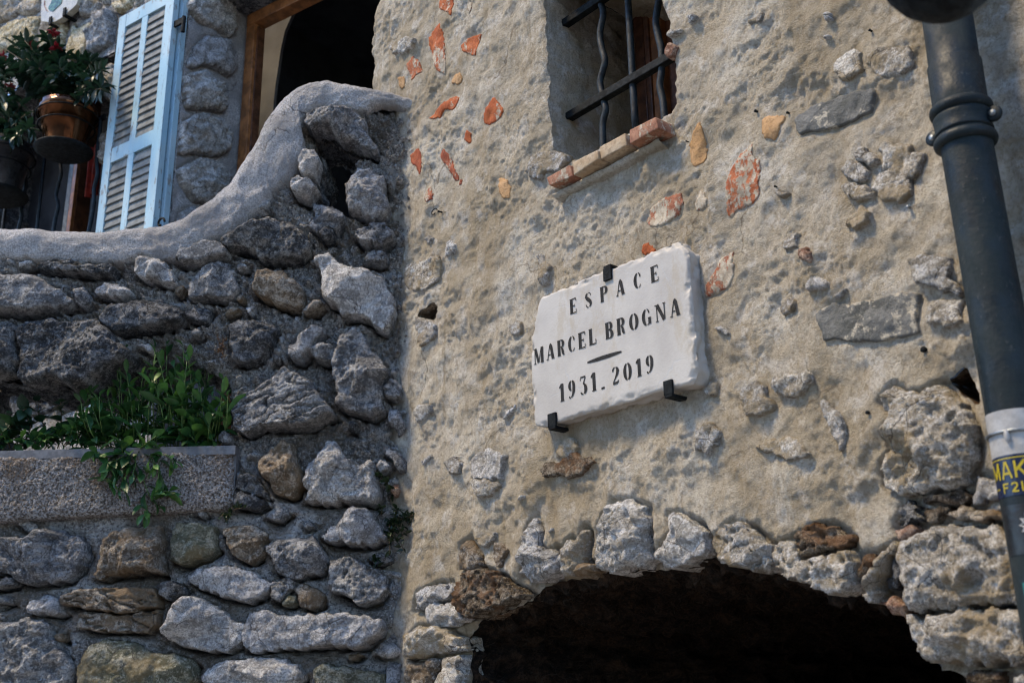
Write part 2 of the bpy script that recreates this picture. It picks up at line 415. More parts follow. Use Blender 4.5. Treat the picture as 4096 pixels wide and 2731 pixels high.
def m_pebble():
    t = NT('pebbledash')
    v = t.vor(110, vec=t.warp(.02, 20))
    c = t.ramp(t.noise(105, 5, .7), (.34, (.13, .11, .09)), (.5, (.36, .335, .315)), (.66, (.56, .53, .51)))
    c = t.mix(t.ramp(t.noise(3.5, 5, .6), (.5, 0), (.62, .55)), c, (.20, .14, .09))
    h = t.math('ADD', t.math('MULTIPLY', v, -1.0), t.math('MULTIPLY', t.noise(110, 4, .7), .8))
    return t.out(c, .95, t.bump(h, 1.0, .02), spec=.15)
def m_tile(name, a, b, cover):
    """terracotta with smears of render left on it"""
    t = NT(name)
    c = t.ramp(t.noise(14, 6, .6), (.35, a), (.65, b))
    c = t.mix(t.ramp(t.noise(70, 4, .7), (.36, .5), (.48, 0)), c, tuple(x * .5 for x in a))
    sm = t.math('ADD', t.math('MULTIPLY', t.noise(14, 8, .72, t.vec(1, 1, .35), raw=True), .6), t.math('MULTIPLY', t.noise(55, 6, .7, raw=True), .4))
    k = t.ramp(sm, (cover, 1), (cover + .035, 0))
    c = t.mix(k, c, t.ramp(t.noise(40, 5, .7), (.4, (.30, .25, .185)), (.6, (.44, .385, .30))))
    h = t.math('ADD', t.math('MULTIPLY', k, .5), t.math('MULTIPLY', t.noise(150, 4, .7), .5))
    return t.out(c, .8, t.bump(h, .55, .008), spec=.25)
M['mortar'] = m_mortar(); M['plaster'] = m_plaster(); M['coping'] = m_coping(); M['pebble'] = m_pebble(); M['mortar_dark'] = M['mortar']
M['orange'] = m_tile('orange_terracotta', (0.31, 0.071, 0.019), (0.384, 0.105, 0.031), .435)
M['orange_worn'] = m_tile('worn_terracotta', (0.304, 0.079, 0.03), (0.383, 0.125, 0.053), .475)
M['red'] = m_tile('red_terracotta', (0.245, 0.058, 0.027), (0.313, 0.088, 0.041), .43)
M['faint'] = m_tile('smeared_terracotta', (0.266, 0.091, 0.049), (0.322, 0.126, 0.07), .505)
M['ochre'] = m_tile('ochre_tile', (0.374, 0.216, 0.094), (0.446, 0.274, 0.137), .36)
M['brick_r'] = m_tile('red_brick', (0.255, 0.112, 0.068), (0.345, 0.18, 0.112), .45)
M['brick_y'] = m_tile('pale_brick', (0.345, 0.247, 0.15), (0.435, 0.345, 0.24), .42)
def m_slate():
    t = NT('grey_slab')
    c = t.ramp(t.noise(6, 6, .6), (.35, (.10, .102, .094)), (.65, (.18, .18, .17)))
    c = t.mix(t.ramp(t.noise(30, 5, .7), (.58, 0), (.7, .5)), c, (.25, .245, .225))
    c = t.mix(t.ramp(t.noise(13, 8, .72), (.60, 0), (.66, .9)), c, (.50, .45, .36))
    return t.out(c, .85, t.bump(t.noise(40, 8, .72), .8, .014), spec=.2)
M['slab'] = m_slate()
def m_marble():
    t = NT('plaque_marble')
    c = t.ramp(t.noise(5, 6, .6), (.3, (.36, .34, .31)), (.7, (.43, .41, .375)))
    w = t.vor(4.2, 'DISTANCE_TO_EDGE', t.warp(.22, 3))
    cr = t.math('MULTIPLY', t.ramp(w, (.0, 1), (.006, 0)), t.ramp(t.noise(4, 3), (.45, 0), (.6, .6)))
    c = t.mix(cr, c, (.36, .38, .40))
    c = t.mix(t.ramp(t.noise(9, 7, .72, t.vec(1, 1, .5)), (.56, 0), (.74, .5)), c, (.33, .28, .20))
    return t.out(c, .55, t.bump(t.math('ADD', t.noise(120, 5, .6), t.math('MULTIPLY', cr, -1)), .12, .005), spec=.35)
M['marble'] = m_marble()
def plain(name, c, r=.6, metal=0, var=.25, sc=25, bump=.15, spec=.4, obj_co=False):
    t = NT(name)
    if obj_co: t.objco()
    cc = t.ramp(t.noise(sc, 6, .65), (.35, tuple(x * (1 - var) for x in c)), (.65, tuple(min(1, x * (1 + var)) for x in c)))
    rr = t.ramp(t.noise(sc * 1.7, 5, .6), (.3, max(0, r - .12)), (.7, min(1, r + .1)))
    return t.out(cc, rr, t.bump(t.noise(sc * 5, 4, .6), bump, .004), metal, spec)
M['paint_g'] = plain('grey_frame_paint', (.10, .11, .12), .6)
M['ink'] = plain('black_letter_paint', (.008, .008, .008), .85, var=.35, sc=60)
M['iron'] = plain('black_iron', (.006, .008, .009), .75, var=.5, sc=40, bump=.35, spec=.15)
M['bar'] = plain('dark_blue_iron', (.006, .012, .017), .6, var=.5, sc=40, bump=.3, spec=.3)
M['pipe'] = plain('grey_green_pipe', (.006, .012, .015), .62, var=.45, sc=9, bump=.12, spec=.22)
def m_pipe():
    t = NT('dusty_pipe_paint')
    c = t.ramp(t.noise(6, 6, .65), (.35, (.005, .010, .013)), (.65, (.009, .017, .020)))
    c = t.mix(t.ramp(t.noise(7, 7, .7, t.vec(1, 1, .25)), (.48, 0), (.75, .6)), c, (.028, .034, .034))
    c = t.mix(t.ramp(t.noise(60, 5, .75), (.72, 0), (.82, .6)), c, (.05, .052, .05))
    return t.out(c, t.ramp(t.noise(12, 5, .6), (.3, .45), (.7, .8)), t.bump(t.noise(60, 5, .65), .25, .004), spec=.22)
M['pipe'] = m_pipe()
M['steel'] = plain('dull_steel', (.20, .22, .23), .45, .6, .3, 40)
M['wood'] = plain('brown_wood', (.26, .105, .035), .45, var=.35, sc=12, spec=.5)
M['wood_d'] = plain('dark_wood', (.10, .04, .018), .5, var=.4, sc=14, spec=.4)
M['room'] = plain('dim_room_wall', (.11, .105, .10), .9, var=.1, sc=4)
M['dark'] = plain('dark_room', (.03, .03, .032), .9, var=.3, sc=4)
M['curtain'] = plain('red_cloth', (.22, .018, .007), .8, var=.3, sc=20)
M['copper'] = plain('copper_glaze', (.10, .040, .016), .16, .85, .3, 9, .05)
M['jamb'] = M['coping']
M['blackpot'] = plain('black_pot', (.02, .02, .022), .35, var=.4, sc=20)
M['vault_shade'] = rock('shade_dark_stone', (.012, .009, .007), (.035, .024, .018), (.07, .045, .03), .8)  # near-black stone: the darkness inside the passage is put into the colour
M['backdrop'] = plain('shade_wall_render', (.34, .34, .34), .9, var=.2, sc=2)
M['soil'] = plain('soil', (.03, .022, .015), .95, var=.5, sc=60, bump=.8)
M['zinc'] = plain('grey_trough', (.13, .133, .14), .6, var=.2, sc=30)
M['stem'] = plain('stem_green', (.10, .16, .04), .6, var=.3, sc=50)
M['twig'] = plain('brown_twig', (.09, .06, .035), .8, var=.3, sc=50)
M['flower'] = plain('dark_red_petal', (.22, .008, .016), .6, var=.4, sc=90)
M['white'] = plain('white_sticker', (.30, .295, .285), .5, var=.12, sc=30)
M['navy'] = plain('navy_sticker', (.005, .011, .038), .35, var=.2, sc=30)
M['yellow'] = plain('yellow_print', (.36, .28, .01), .45, var=.1, sc=40)
M['blacksticker'] = plain('black_sticker', (.008, .009, .010), .4, var=.2, sc=30)
M['teal'] = plain('teal_sticker', (.006, .11, .10), .4, var=.15, sc=30)
M['glaze_g'] = plain('green_glaze', (.06, .12, .07), .25, var=.6, sc=60)
M['glaze_w'] = plain('ivory_glaze', (.42, .39, .32), .3, var=.1, sc=20)
M['glaze_b'] = plain('brown_glaze', (.22, .09, .04), .3, var=.2, sc=60)
M['street'] = plain('stone_paving', (.24, .22, .20), .85, var=.3, sc=5, bump=.5)
def m_glass():
    t = NT('window_glass'); t.out((.015, .017, .018), .06, spec=.5); return t.m
M['glass'] = m_glass()
def m_shutter():
    t = NT('pale_blue_paint')
    c = t.ramp(t.noise(5, 6, .6, t.vec(1, 1, .3)), (.3, (.29, .42, .48)), (.7, (.38, .51, .56)))
    c = t.mix(t.ramp(t.noise(38, 7, .7, t.vec(1, 1, .35)), (.30, .8), (.36, 0)), c, (.20, .17, .14))
    c = t.mix(t.ramp(t.noise(3, 4, .6, t.vec(1, 1, .5, (6, 2, 2))), (.50, 0), (.62, .5)), c, (.22, .42, .54))
    return t.out(c, .55, t.bump(t.noise(60, 5, .6, t.vec(1, 1, .2)), .2, .004), spec=.35)
M['shutter'] = m_shutter()
M['slat'] = plain('shaded_slat', (.15, .162, .162), .7, var=.22, sc=16, bump=.2, spec=.25)  # shade on the louvres put into the colour, darker than the frame paint
def m_leaf(name, a, b, tip=(.10, .22, .03)):
    t = NT(name); t.objco()
    c = t.ramp(t.rnd(), (0, a), (.6, b), (1, tip))
    c = t.mix(t.ramp(t.noise(40, 3, .6), (.35, .4), (.65, 0)), c, tuple(x * .55 for x in a))
    r = t.out(c, .38, t.bump(t.noise(70, 3, .6), .25, .004), spec=.4)
    t.b.inputs['Transmission Weight'].default_value = 0
    t.b.inputs['Subsurface Weight'].default_value = 0.0
    tr = t.n('ShaderNodeBsdfTranslucent'); t.put(tr.inputs[0], c); mx = t.n('ShaderNodeMixShader'); mx.inputs[0].default_value = .22
    t.t.links.new(t.b.outputs[0], mx.inputs[1]); t.t.links.new(tr.outputs[0], mx.inputs[2])
    t.t.links.new(mx.outputs[0], t.t.nodes['Material Output'].inputs[0])
    return r
M['leaf'] = m_leaf('leaf_green', (.020, .066, .022), (.040, .12, .032), (.085, .20, .035))
M['leaf_dark'] = m_leaf('leaf_dark_green', (.009, .028, .015), (.020, .056, .026), (.03, .075, .03))
M['weed'] = m_leaf('weed_green', (.014, .028, .013), (.025, .045, .018), (.04, .06, .022))
# ================================================================== 1. RENDERED HOUSE FRONT
fl = float
v_top1 = 5.0
front_base = S1.pt(-2.4, 0, 0)
house = thing('stone_house', front_base, 'cream rendered stone house front with barred window above a dark low archway', 'building')

left_edge = S1.pix(T('Z2', (1095, -160), (1080, 0), (1060, 40), (1045, 120), (1040, 260), (1045, 380), (1030, 480), (1030, 570), (1020, 720), (1010, 900)))
arch_px = np.concatenate([T('Y7', (415, 1640), (400, 1250), (440, 1170), (480, 1130), (580, 1110), (700, 1050), (840, 1000), (900, 900), (1100, 870), (1350, 800),
                                   (1500, 810), (1700, 770), (1850, 780), (2021, 715)),
                          T('Y8', (120, 730), (270, 790), (480, 835), (700, 895), (860, 970), (1100, 990), (1200, 1045), (1380, 1130), (1400, 1200), (1440, 1380), (1520, 1440), (1700, 1490), (1740, 1560), (1760, 1700))])
arch_top = S1.pix(arch_px)
arch_edge = np.concatenate([[[arch_top[0, 0] - .01, .0]], arch_top, [[arch_top[-1, 0] + .02, .0]]])
arch_r = roughen(arch_edge, .012, .012, 31, closed=False, freq=18)
arch_poly = np.concatenate([arch_r, [[arch_r[-1, 0], -.3], [arch_r[0, 0], -.3]]])
win_px = T('Y1', (890, -160), (890, 0), (905, 150), (915, 350), (920, 600), (938, 800), (945, 930), (950, 1075), (1330, 880), (1690, 700), (1725, 690), (1740, 560), (1712, 335), (1690, 180), (1645, 20), (1625, -160))
win_poly = roughen(S1.pix(win_px), .01, .007, 8)
sock_poly = roughen(S1.pix(T('Z4', (1360, 555), (1470, 480), (1500, 550), (1460, 600), (1370, 575))), .006, .004, 9)
gap_poly = roughen(S1.pix(T('Y6', (415, 810), (480, 770), (555, 720), (580, 800), (640, 880), (660, 960), (600, 960), (520, 900), (450, 840))), .006, .004, 10)

def pl_low(u, v):
    return .016 * fbm(u * 3.2, v * 3.2, 3, 41) + .022 * fbm(u * 7, v * 7, 3, 43)
def pl_fine(u, v):
    m = sstep(-.15, .45, fbm(u * 2.6, v * 2.6, 3, 62))                      # trowelled here, rough there
    lump = np.maximum(fbm(u * 15, v * 15, 4, 47, .6), -.2)
    pock = sstep(.2, .55, fbm(u * 5, v * 5, 3, 61))
    return (.009 + .012 * m) * lump + (.003 + .005 * m) * fbm(u * 52, v * 52, 4, 51, .7) + .005 * m * fbm(u * 24, v * 24, 3, 58, .6, ridge=True) - .005 * pock * sstep(.1, .45, fbm(u * 26, v * 26, 4, 53, .6, ridge=True))

# ---- pieces set in the render: (zoom frame, outline, H, style, material)
shard = [
 ('Y1', 'orange', [(250, -30), (335, -30), (325, 60), (318, 97), (290, 75), (265, 60), (243, 55)]),
 ('Y1', 'faint', [(405, 40), (430, -10), (442, 40), (420, 85)]),
 ('Y1', 'orange', [(182, 250), (200, 200), (245, 150), (258, 190), (268, 260), (272, 300), (190, 320)]),
 ('Y1', 'orange_worn', [(190, 318), (271, 300), (277, 400), (268, 458), (240, 448), (200, 385)]),
 ('Y1', 'orange', [(383, 290), (430, 245), (500, 215), (480, 280), (475, 350), (440, 340), (395, 320)]),
 ('Y1', 'orange_worn', [(45, 410), (85, 360), (118, 390), (125, 450), (90, 470), (65, 500)]),
 ('Y1', 'ochre', [(320, 520), (345, 460), (375, 460), (385, 490), (360, 530)]),
 ('Y1', 'ochre', [(-10, 490), (25, 480), (20, 550), (-5, 555)]),
 ('Y1', 'orange', [(190, 740), (240, 670), (320, 610), (365, 605), (350, 660), (330, 685), (270, 690), (250, 730)]),
 ('Y1', 'orange', [(517, 750), (545, 680), (595, 620), (650, 690), (620, 740), (555, 780), (525, 770)]),
 ('Y1', 'orange', [(392, 870), (415, 815), (432, 830), (437, 880), (420, 898)]),
 ('Y1', 'red', [(55, 975), (100, 930), (125, 960), (138, 1040), (130, 1100), (105, 1050), (70, 1020)]),
 ('Y1', 'red', [(262, 985), (280, 940), (310, 970), (330, 1040), (355, 1110), (340, 1130), (300, 1060), (270, 1010)]),
 ('Y1', 'red', [(362, 1115), (380, 1125), (378, 1155), (363, 1162)]),
 ('Y1', 'red', [(165, 1220), (185, 1160), (215, 1220), (212, 1250), (183, 1280)]),
 ('Y1', 'ochre', [(628, 1120), (670, 1125), (690, 1160), (685, 1240), (645, 1240), (630, 1190)]),
 ('Y1', 'faint', [(1550, 1390), (1580, 1300), (1650, 1260), (1760, 1215), (1780, 1270), (1740, 1350), (1640, 1415), (1590, 1410)]),
 ('Y3', 'ochre', [(245, 910), (320, 780), (342, 830), (342, 990), (290, 1035), (265, 1030), (245, 970)]),
 ('Y3', 'ochre', [(710, 770), (740, 745), (845, 725), (820, 800), (790, 880), (735, 870)]),
 ('Y3', 'orange_worn', [(490, 1340), (500, 1150), (520, 1090), (570, 990), (655, 915), (640, 980), (680, 1030), (685, 1120), (675, 1230), (600, 1280), (540, 1310), (505, 1345)]),
 ('Y3', 'faint', [(280, 1310), (300, 1260), (340, 1200), (370, 1250), (375, 1290), (330, 1320)]),
 ('Y2', 'orange', [(1000, 205), (1000, 150), (1030, 120), (1085, 160), (1090, 200)]),
 ('Y2', 'faint', [(1440, 450), (1510, 330), (1540, 240), (1620, 200), (1635, 350), (1600, 420), (1500, 480), (1440, 500)]),
]
slab = [
 ('Y3', 'slab', .012, 'flat', [(920, 750), (1040, 660), (1220, 590), (1320, 580), (1400, 560), (1410, 620), (1390, 700), (1280, 760), (1150, 790), (960, 850), (930, 800)]),
 ('Y4', 'slab', .010, 'flat', [(745, 590), (790, 520), (860, 495), (1000, 490), (1150, 460), (1280, 430), (1370, 440), (1350, 520), (1340, 600), (1370, 670), (1250, 700), (1100, 740), (950, 720), (800, 730), (780, 650)]),
]
pst = [  # stones showing through the render
 ('Y1', 'c', .018, 'rough', [(800, 1080), (850, 980), (930, 950), (1000, 960), (1060, 990), (1070, 1010), (1000, 1060), (930, 1080), (900, 1120), (830, 1110)]),
 ('Y1', 'k', .012, 'facet', [(160, 1510), (190, 1480), (222, 1500), (200, 1528)]),
 ('Y1', 'k', .012, 'facet', [(295, 1560), (330, 1505), (362, 1540), (345, 1590), (300, 1605)]),
 ('Y3', 'k', .014, 'facet', [(240, 150), (245, 110), (280, 95), (300, 115), (260, 157)]),
 ('Y3', 'c', .012, 'rough', [(130, 220), (160, 185), (210, 190), (190, 230), (150, 245)]),
 ('Y3', 'p', .020, 'rough', [(115, 340), (135, 285), (175, 275), (185, 310), (170, 350), (130, 370)]),
 ('Y3', 'c', .012, 'rough', [(615, 140), (660, 120), (720, 100), (715, 150), (660, 160)]),
 ('Y3', 'k', .014, 'facet', [(1100, 110), (1130, 75), (1160, 95), (1150, 140), (1115, 140)]),
 ('Y3', 'k', .010, 'facet', [(1100, 225), (1125, 200), (1145, 225), (1115, 240)]),
 ('Y3', 'c', .012, 'rough', [(1150, 420), (1200, 340), (1300, 320), (1350, 380), (1330, 480), (1230, 500), (1160, 480)]),
 ('Y3', 'c', .010, 'rough', [(1380, 340), (1480, 300), (1640, 320), (1660, 420), (1560, 500), (1440, 480), (1380, 420)]),
 ('Y3', 'c', .026, 'rough', [(1200, 1080), (1260, 1020), (1340, 1030), (1390, 1080), (1370, 1150), (1280, 1150), (1220, 1120)]),
 ('Y3', 'c', .028, 'rough', [(1300, 960), (1350, 940), (1430, 960), (1440, 1040), (1380, 1060), (1310, 1020)]),
 ('Y3', 'c', .026, 'rough', [(1220, 1180), (1300, 1150), (1400, 1170), (1430, 1240), (1340, 1280), (1250, 1250)]),
 ('Y3', 'c', .022, 'rough', [(1440, 1130), (1540, 1100), (1640, 1130), (1660, 1230), (1570, 1290), (1470, 1260)]),
 ('Y3', 'c', .022, 'rough', [(1450, 920), (1540, 890), (1650, 930), (1690, 1040), (1600, 1080), (1480, 1060)]),
 ('Y3', 'c', .026, 'rough', [(1240, 1430), (1260, 1360), (1330, 1310), (1390, 1330), (1390, 1400), (1310, 1450)]),
 ('Y3', 'c', .024, 'rough', [(780, 1210), (810, 1190), (870, 1195), (890, 1220), (830, 1240)]),
 ('Z4', 'c', .010, 'rough', [(1290, 330), (1310, 260), (1400, 220), (1470, 190), (1510, 220), (1490, 320), (1440, 400), (1350, 420), (1300, 380)]),
 ('Z4', 'c', .016, 'rough', [(1370, 585), (1440, 605), (1490, 620), (1480, 700), (1400, 770), (1380, 700)]),
 ('Z4', 'k', .016, 'rough', [(1350, 1190), (1400, 1130), (1460, 1120), (1465, 1170), (1430, 1210), (1390, 1240)]),
 ('Z4', 'k', .008, 'facet', [(1400, 1480), (1470, 1440), (1480, 1465), (1410, 1500)]),
 ('Y2', 'c', .014, 'rough', [(270, 210), (310, 200), (320, 260), (370, 290), (350, 380), (320, 440), (290, 400), (275, 300)]),
 ('Y2', 'c', .020, 'rough', [(85, 700), (120, 660), (160, 690), (150, 740), (100, 790), (80, 760)]),
 ('Y2', 'k', .012, 'facet', [(20, 1350), (60, 1290), (130, 1240), (120, 1285), (60, 1345)]),
 ('Z2', 'c', .022, 'rough', [(1170, 290), (1180, 265), (1260, 250), (1350, 240), (1330, 290), (1260, 330), (1190, 330)]),
 ('Y7', 'k', .020, 'rough', [(490, 70), (560, 10), (640, 0), (720, 40), (700, 120), (690, 200), (600, 200), (500, 190)]),
 ('Y7', 'c', .022, 'rough', [(500, 200), (600, 195), (685, 215), (680, 260), (640, 270), (620, 330), (560, 310), (505, 255)]),
 ('Y7', 'c', .024, 'rough', [(320, 100), (360, 40), (420, 70), (430, 170), (350, 160)]),
 ('Y7', 'b', .026, 'porous', [(980, 120), (1010, 70), (1060, 100), (1100, 60), (1200, 20), (1260, 60), (1330, 70), (1260, 150), (1190, 200), (1100, 170), (1000, 190)]),
 ('Y7', 'c', .018, 'rough', [(1060, 20), (1080, -60), (1180, -80), (1230, -20), (1200, 20), (1110, 60)]),
 ('Y7', 'k', .012, 'facet', [(790, 340), (830, 310), (862, 298), (845, 340), (800, 352)]),
 ('Y7', 'k', .010, 'facet', [(160, 90), (210, 30), (236, 45), (220, 70), (170, 97)]),
 ('Y7', 'k', .014, 'facet', [(988, 548), (1020, 508), (1047, 520), (1010, 567)]),
 ('Y7', 'c', .024, 'rough', [(535, 610), (540, 580), (580, 580), (630, 545), (650, 580), (620, 640), (560, 645)]),
 ('Y7', 't', .026, 'porous', [(650, 640), (690, 620), (730, 680), (700, 740), (690, 800), (640, 720)]),
 ('Y4', 'c', .020, 'rough', [(270, 1100), (290, 1010), (350, 980), (420, 1010), (450, 1080), (480, 1150), (400, 1200), (310, 1180)]),
 ('Y4', 'c', .022, 'rough', [(490, 970), (570, 930), (700, 930), (720, 1000), (640, 1080), (530, 1090), (480, 1030)]),
 ('Y4', 'k', .026, 'facet', [(690, 360), (760, 320), (830, 350), (830, 410), (760, 425), (700, 400)]),
 ('Y4', 'k', .022, 'facet', [(840, 460), (880, 390), (930, 380), (920, 430), (870, 475)]),
 ('Y4', 'c', .014, 'rough', [(530, 130), (560, 60), (620, 50), (620, 140), (560, 170)]),
 ('Y4', 'p', .012, 'rough', [(640, 180), (700, 130), (730, 200), (720, 260), (660, 240)]),
 ('Y4', 'c', .010, 'rough', [(510, 540), (560, 450), (620, 460), (600, 540), (540, 580)]),
 ('Y4', 'k', .008, 'facet', [(110, 655), (150, 640), (200, 670), (180, 705)]),
 ('Y4', 'c', .014, 'rough', [(340, 1400), (480, 1330), (640, 1350), (720, 1440), (640, 1490), (460, 1440)]),
 ('Y4', 'c', .016, 'rough', [(750, 1100), (830, 1120), (920, 1250), (900, 1420), (860, 1350), (800, 1200)]),
 ('Y2', 'c', .016, 'rough', [(1440, 1150), (1470, 1090), (1530, 1110), (1510, 1200), (1470, 1215)]),
 ('Y2', 'c', .022, 'rough', [(1380, 1560), (1400, 1440), (1480, 1380), (1560, 1430), (1540, 1540), (1450, 1600)]),
 ('Y2', 'c', .018, 'rough', [(1690, 1260), (1730, 1180), (1800, 1200), (1810, 1290), (1740, 1310)]),
 ('Y6', 'c', .020, 'rough', [(230, 60), (330, 30), (470, 40), (500, 160), (540, 300), (420, 260), (280, 220)]),
 ('Y6', 'c', .018, 'rough', [(330, 380), (420, 300), (540, 330), (575, 480), (460, 490), (350, 470)]),
 ('Y5', 'c', .020, 'rough', [(0, 1180), (60, 1080), (200, 980), (310, 960), (300, 1080), (180, 1180), (60, 1240)]),
]
arch_st = [  # voussoirs and pier stones
 ('Y7', 'k', .030, 'rough', [(820, 840), (825, 750), (830, 620), (855, 500), (905, 450), (935, 540), (935, 640), (980, 690), (1040, 655), (1085, 680), (1085, 780), (1040, 850), (960, 890), (880, 885)]),
 ('Y7', 'c', .030, 'rough', [(1088, 760), (1095, 680), (1110, 620), (1150, 590), (1165, 620), (1195, 640), (1210, 560), (1240, 515), (1270, 560), (1250, 680), (1240, 760), (1200, 830), (1160, 875), (1110, 850)]),
 ('Y7', 't', .030, 'rough', [(1205, 830), (1245, 760), (1320, 760), (1340, 800), (1300, 840), (1220, 865)]),
 ('Y7', 'k', .034, 'rough', [(1315, 720), (1330, 600), (1345, 480), (1430, 350), (1540, 340), (1670, 380), (1670, 560), (1650, 660), (1690, 720), (1600, 790), (1500, 800), (1430, 835), (1350, 780)]),
 ('Y7', 'k', .030, 'smooth', [(1700, 730), (1730, 650), (1810, 560), (1790, 430), (1870, 420), (1960, 460), (2021, 500), (2060, 580), (2050, 690), (1960, 750), (1850, 798), (1730, 770)]),
 ('Y8', 'c', .030, 'porous', [(110, 590), (130, 520), (200, 480), (330, 520), (470, 630), (490, 760), (440, 830), (270, 785), (160, 760), (120, 700)]),
 ('Y8', 'c', .024, 'porous', [(480, 640), (640, 600), (690, 690), (690, 860), (600, 870), (490, 800)]),
 ('Y8', 'b', .024, 'porous', [(640, 580), (720, 520), (900, 500), (1030, 590), (1000, 650), (860, 680), (720, 720)]),
 ('Y8', 'c', .040, 'porous', [(700, 820), (740, 740), (900, 685), (1050, 665), (1065, 900), (1000, 975), (900, 975), (800, 935), (720, 890)]),
 ('Y8', 'b', .020, 'rough', [(1070, 800), (1090, 710), (1200, 700), (1190, 760), (1140, 850), (1080, 870)]),
 ('Y8', 'c', .050, 'facet', [(1105, 970), (1160, 830), (1230, 680), (1320, 620), (1345, 660), (1270, 770), (1215, 870), (1200, 960), (1170, 1035), (1140, 1030)]),
 ('Y8', 'd', .012, 'smooth', [(1230, 960), (1290, 780), (1340, 690), (1362, 760), (1350, 880), (1290, 950)]),
 ('Y8', 'p', .020, 'rough', [(1180, 1040), (1270, 960), (1360, 1000), (1380, 1130), (1300, 1110)]),
 ('Y8', 'c', .055, 'rough', [(1360, 650), (1480, 560), (1550, 510), (1700, 490), (1900, 520), (2080, 540), (2200, 600), (2330, 700), (2330, 1060), (2000, 1040), (1780, 1060), (1600, 1100), (1395, 1090), (1370, 900), (1345, 700)]),
 ('Y8', 'c', .060, 'rough', [(1390, 1110), (1600, 1115), (1780, 1075), (2000, 1055), (2330, 1075), (2330, 1440), (1900, 1445), (1700, 1440), (1520, 1420), (1440, 1370), (1430, 1270)]),
 ('Y6', 'c', .050, 'rough', [(40, 950), (130, 840), (200, 900), (290, 890), (350, 850), (420, 835), (500, 910), (600, 985), (640, 1100), (660, 1200), (640, 1330), (600, 1440), (500, 1500), (330, 1520), (160, 1540), (60, 1500), (30, 1400), (100, 1250), (80, 1150), (120, 1050)]),
 ('Y8', 'k', .030, 'facet', [(1840, 190), (1900, 160), (1990, 170), (2060, 330), (1940, 360), (1850, 400), (1840, 280)]),
 ('Y8', 't', .036, 'layer', [(1690, 430), (1720, 400), (1850, 400), (2090, 420), (2090, 480), (1900, 490), (1740, 465)]),
 ('Y8', 'b', .020, 'layer', [(1460, 320), (1500, 285), (1830, 285), (1830, 325), (1750, 365), (1480, 355)]),
 ('Y8', 'b', .018, 'rough', [(1490, 410), (1600, 370), (1760, 380), (1680, 440), (1590, 490), (1510, 490)]),
 ('Y8', 'p', .030, 'smooth', [(1310, 530), (1400, 500), (1500, 510), (1490, 560), (1430, 625), (1345, 625)]),
 ('Y8', 'd', .020, 'porous', [(1310, 500), (1330, 380), (1400, 330), (1470, 370), (1500, 480), (1420, 500)]),
 ('Y8', 'b', .03, 'rough', [(1760, 1560), (1800, 1490), (2040, 1480), (2080, 1570), (1900, 1640)]),
 ('Y8', 'k', .03, 'facet', [(2090, 1510), (2200, 1480), (2300, 1560), (2150, 1600)]),
 ('Y7', 'b', .034, 'porous', [(370, 1030), (400, 930), (470, 820), (560, 790), (690, 840), (760, 900), (845, 965), (740, 1015), (640, 1070), (570, 1115), (460, 1135), (400, 1090)]),
 ('Y7', 't', .020, 'rough', [(390, 800), (400, 640), (480, 590), (540, 700), (560, 780), (460, 820)]),
 ('Y7', 'k', .034, 'facet', [(100, 1080), (140, 960), (240, 900), (340, 890), (355, 960), (330, 1010), (220, 1040), (180, 1090)]),
 ('Y7', 'k', .040, 'facet', [(180, 1080), (230, 1030), (350, 1020), (395, 1050), (430, 1120), (360, 1180), (280, 1190), (200, 1170)]),
 ('Y7', 'c', .045, 'rough', [(60, 1400), (60, 1250), (120, 1190), (280, 1185), (390, 1260), (405, 1340), (300, 1370), (180, 1400)]),
 ('Y7', 't', .040, 'rough', [(40, 1640), (60, 1410), (190, 1410), (280, 1390), (260, 1500), (220, 1640)]),
 ('Y7', 'c', .045, 'facet', [(240, 1580), (270, 1490), (295, 1390), (400, 1370), (410, 1500), (425, 1640), (260, 1640)]),
]
pieces = [(f, m, .0035, 'flat', p) for f, m, p in shard] + slab + pst
flat_polys = [S1.pix(T(f, *p)) for f, m, h, st, p in pieces]
flat_polys = [p.mean(0) + (p - p.mean(0)) * (1.12 if k < len(shard) else 1.05) for k, p in enumerate(flat_polys)]
arch_polys = [S1.pix(T(f, *p)) for f, m, h, st, p in arch_st]

# ---- the render coat
RES1 = .0052
ua = axis_pts(-3.95, -.72, -3.86, -.98, RES1, .04); va = axis_pts(0.0, v_top1 + .6, 1.52, v_top1 - .3, RES1, .05)
U, V = np.meshgrid(ua, va)
d_arch = cut(U, V, None, arch_poly, RES1); d_win = cut(U, V, None, win_poly, RES1); d_sock = cut(U, V, None, sock_poly, RES1); d_gap = cut(U, V, None, gap_poly, RES1)
lo = left_edge[left_edge[:, 1].argsort()]
lu = np.interp(V, lo[:, 1], lo[:, 0]) + .008 * fbm(V * 22, V * 0 + 3, 4, 77) + .006 * fbm(U * 0, V * 60, 3, 78)
Uc = np.maximum(U, lu)
Wp = pl_low(U, V) + pl_fine(U, V)
for poly, (f, m, h, st, p) in zip(flat_polys, pieces):
    bb0 = poly.min(0) - .03; bb1 = poly.max(0) + .03
    mk = (U > bb0[0]) & (U < bb1[0]) & (V > bb0[1]) & (V < bb1[1])
    if not mk.any(): continue
    s, _, _ = sdp(U[mk], V[mk], poly)
    k = sstep(-.02, .002, s) if st == 'flat' else .8 * sstep(.002, .02, s)
    Wp[mk] = (pl_low(U[mk], V[mk]) - .003) * k + Wp[mk] * (1 - k)
for poly, (f, m, h, st, p) in zip(arch_polys, arch_st):
    bb0 = poly.min(0) - .04; bb1 = poly.max(0) + .04
    mk = (U > bb0[0]) & (U < bb1[0]) & (V > bb0[1]) & (V < bb1[1])
    if not mk.any(): continue
    s, _, _ = sdp(U[mk], V[mk], poly)
    Wp[mk] -= .022 * sstep(-.02, .006, s)
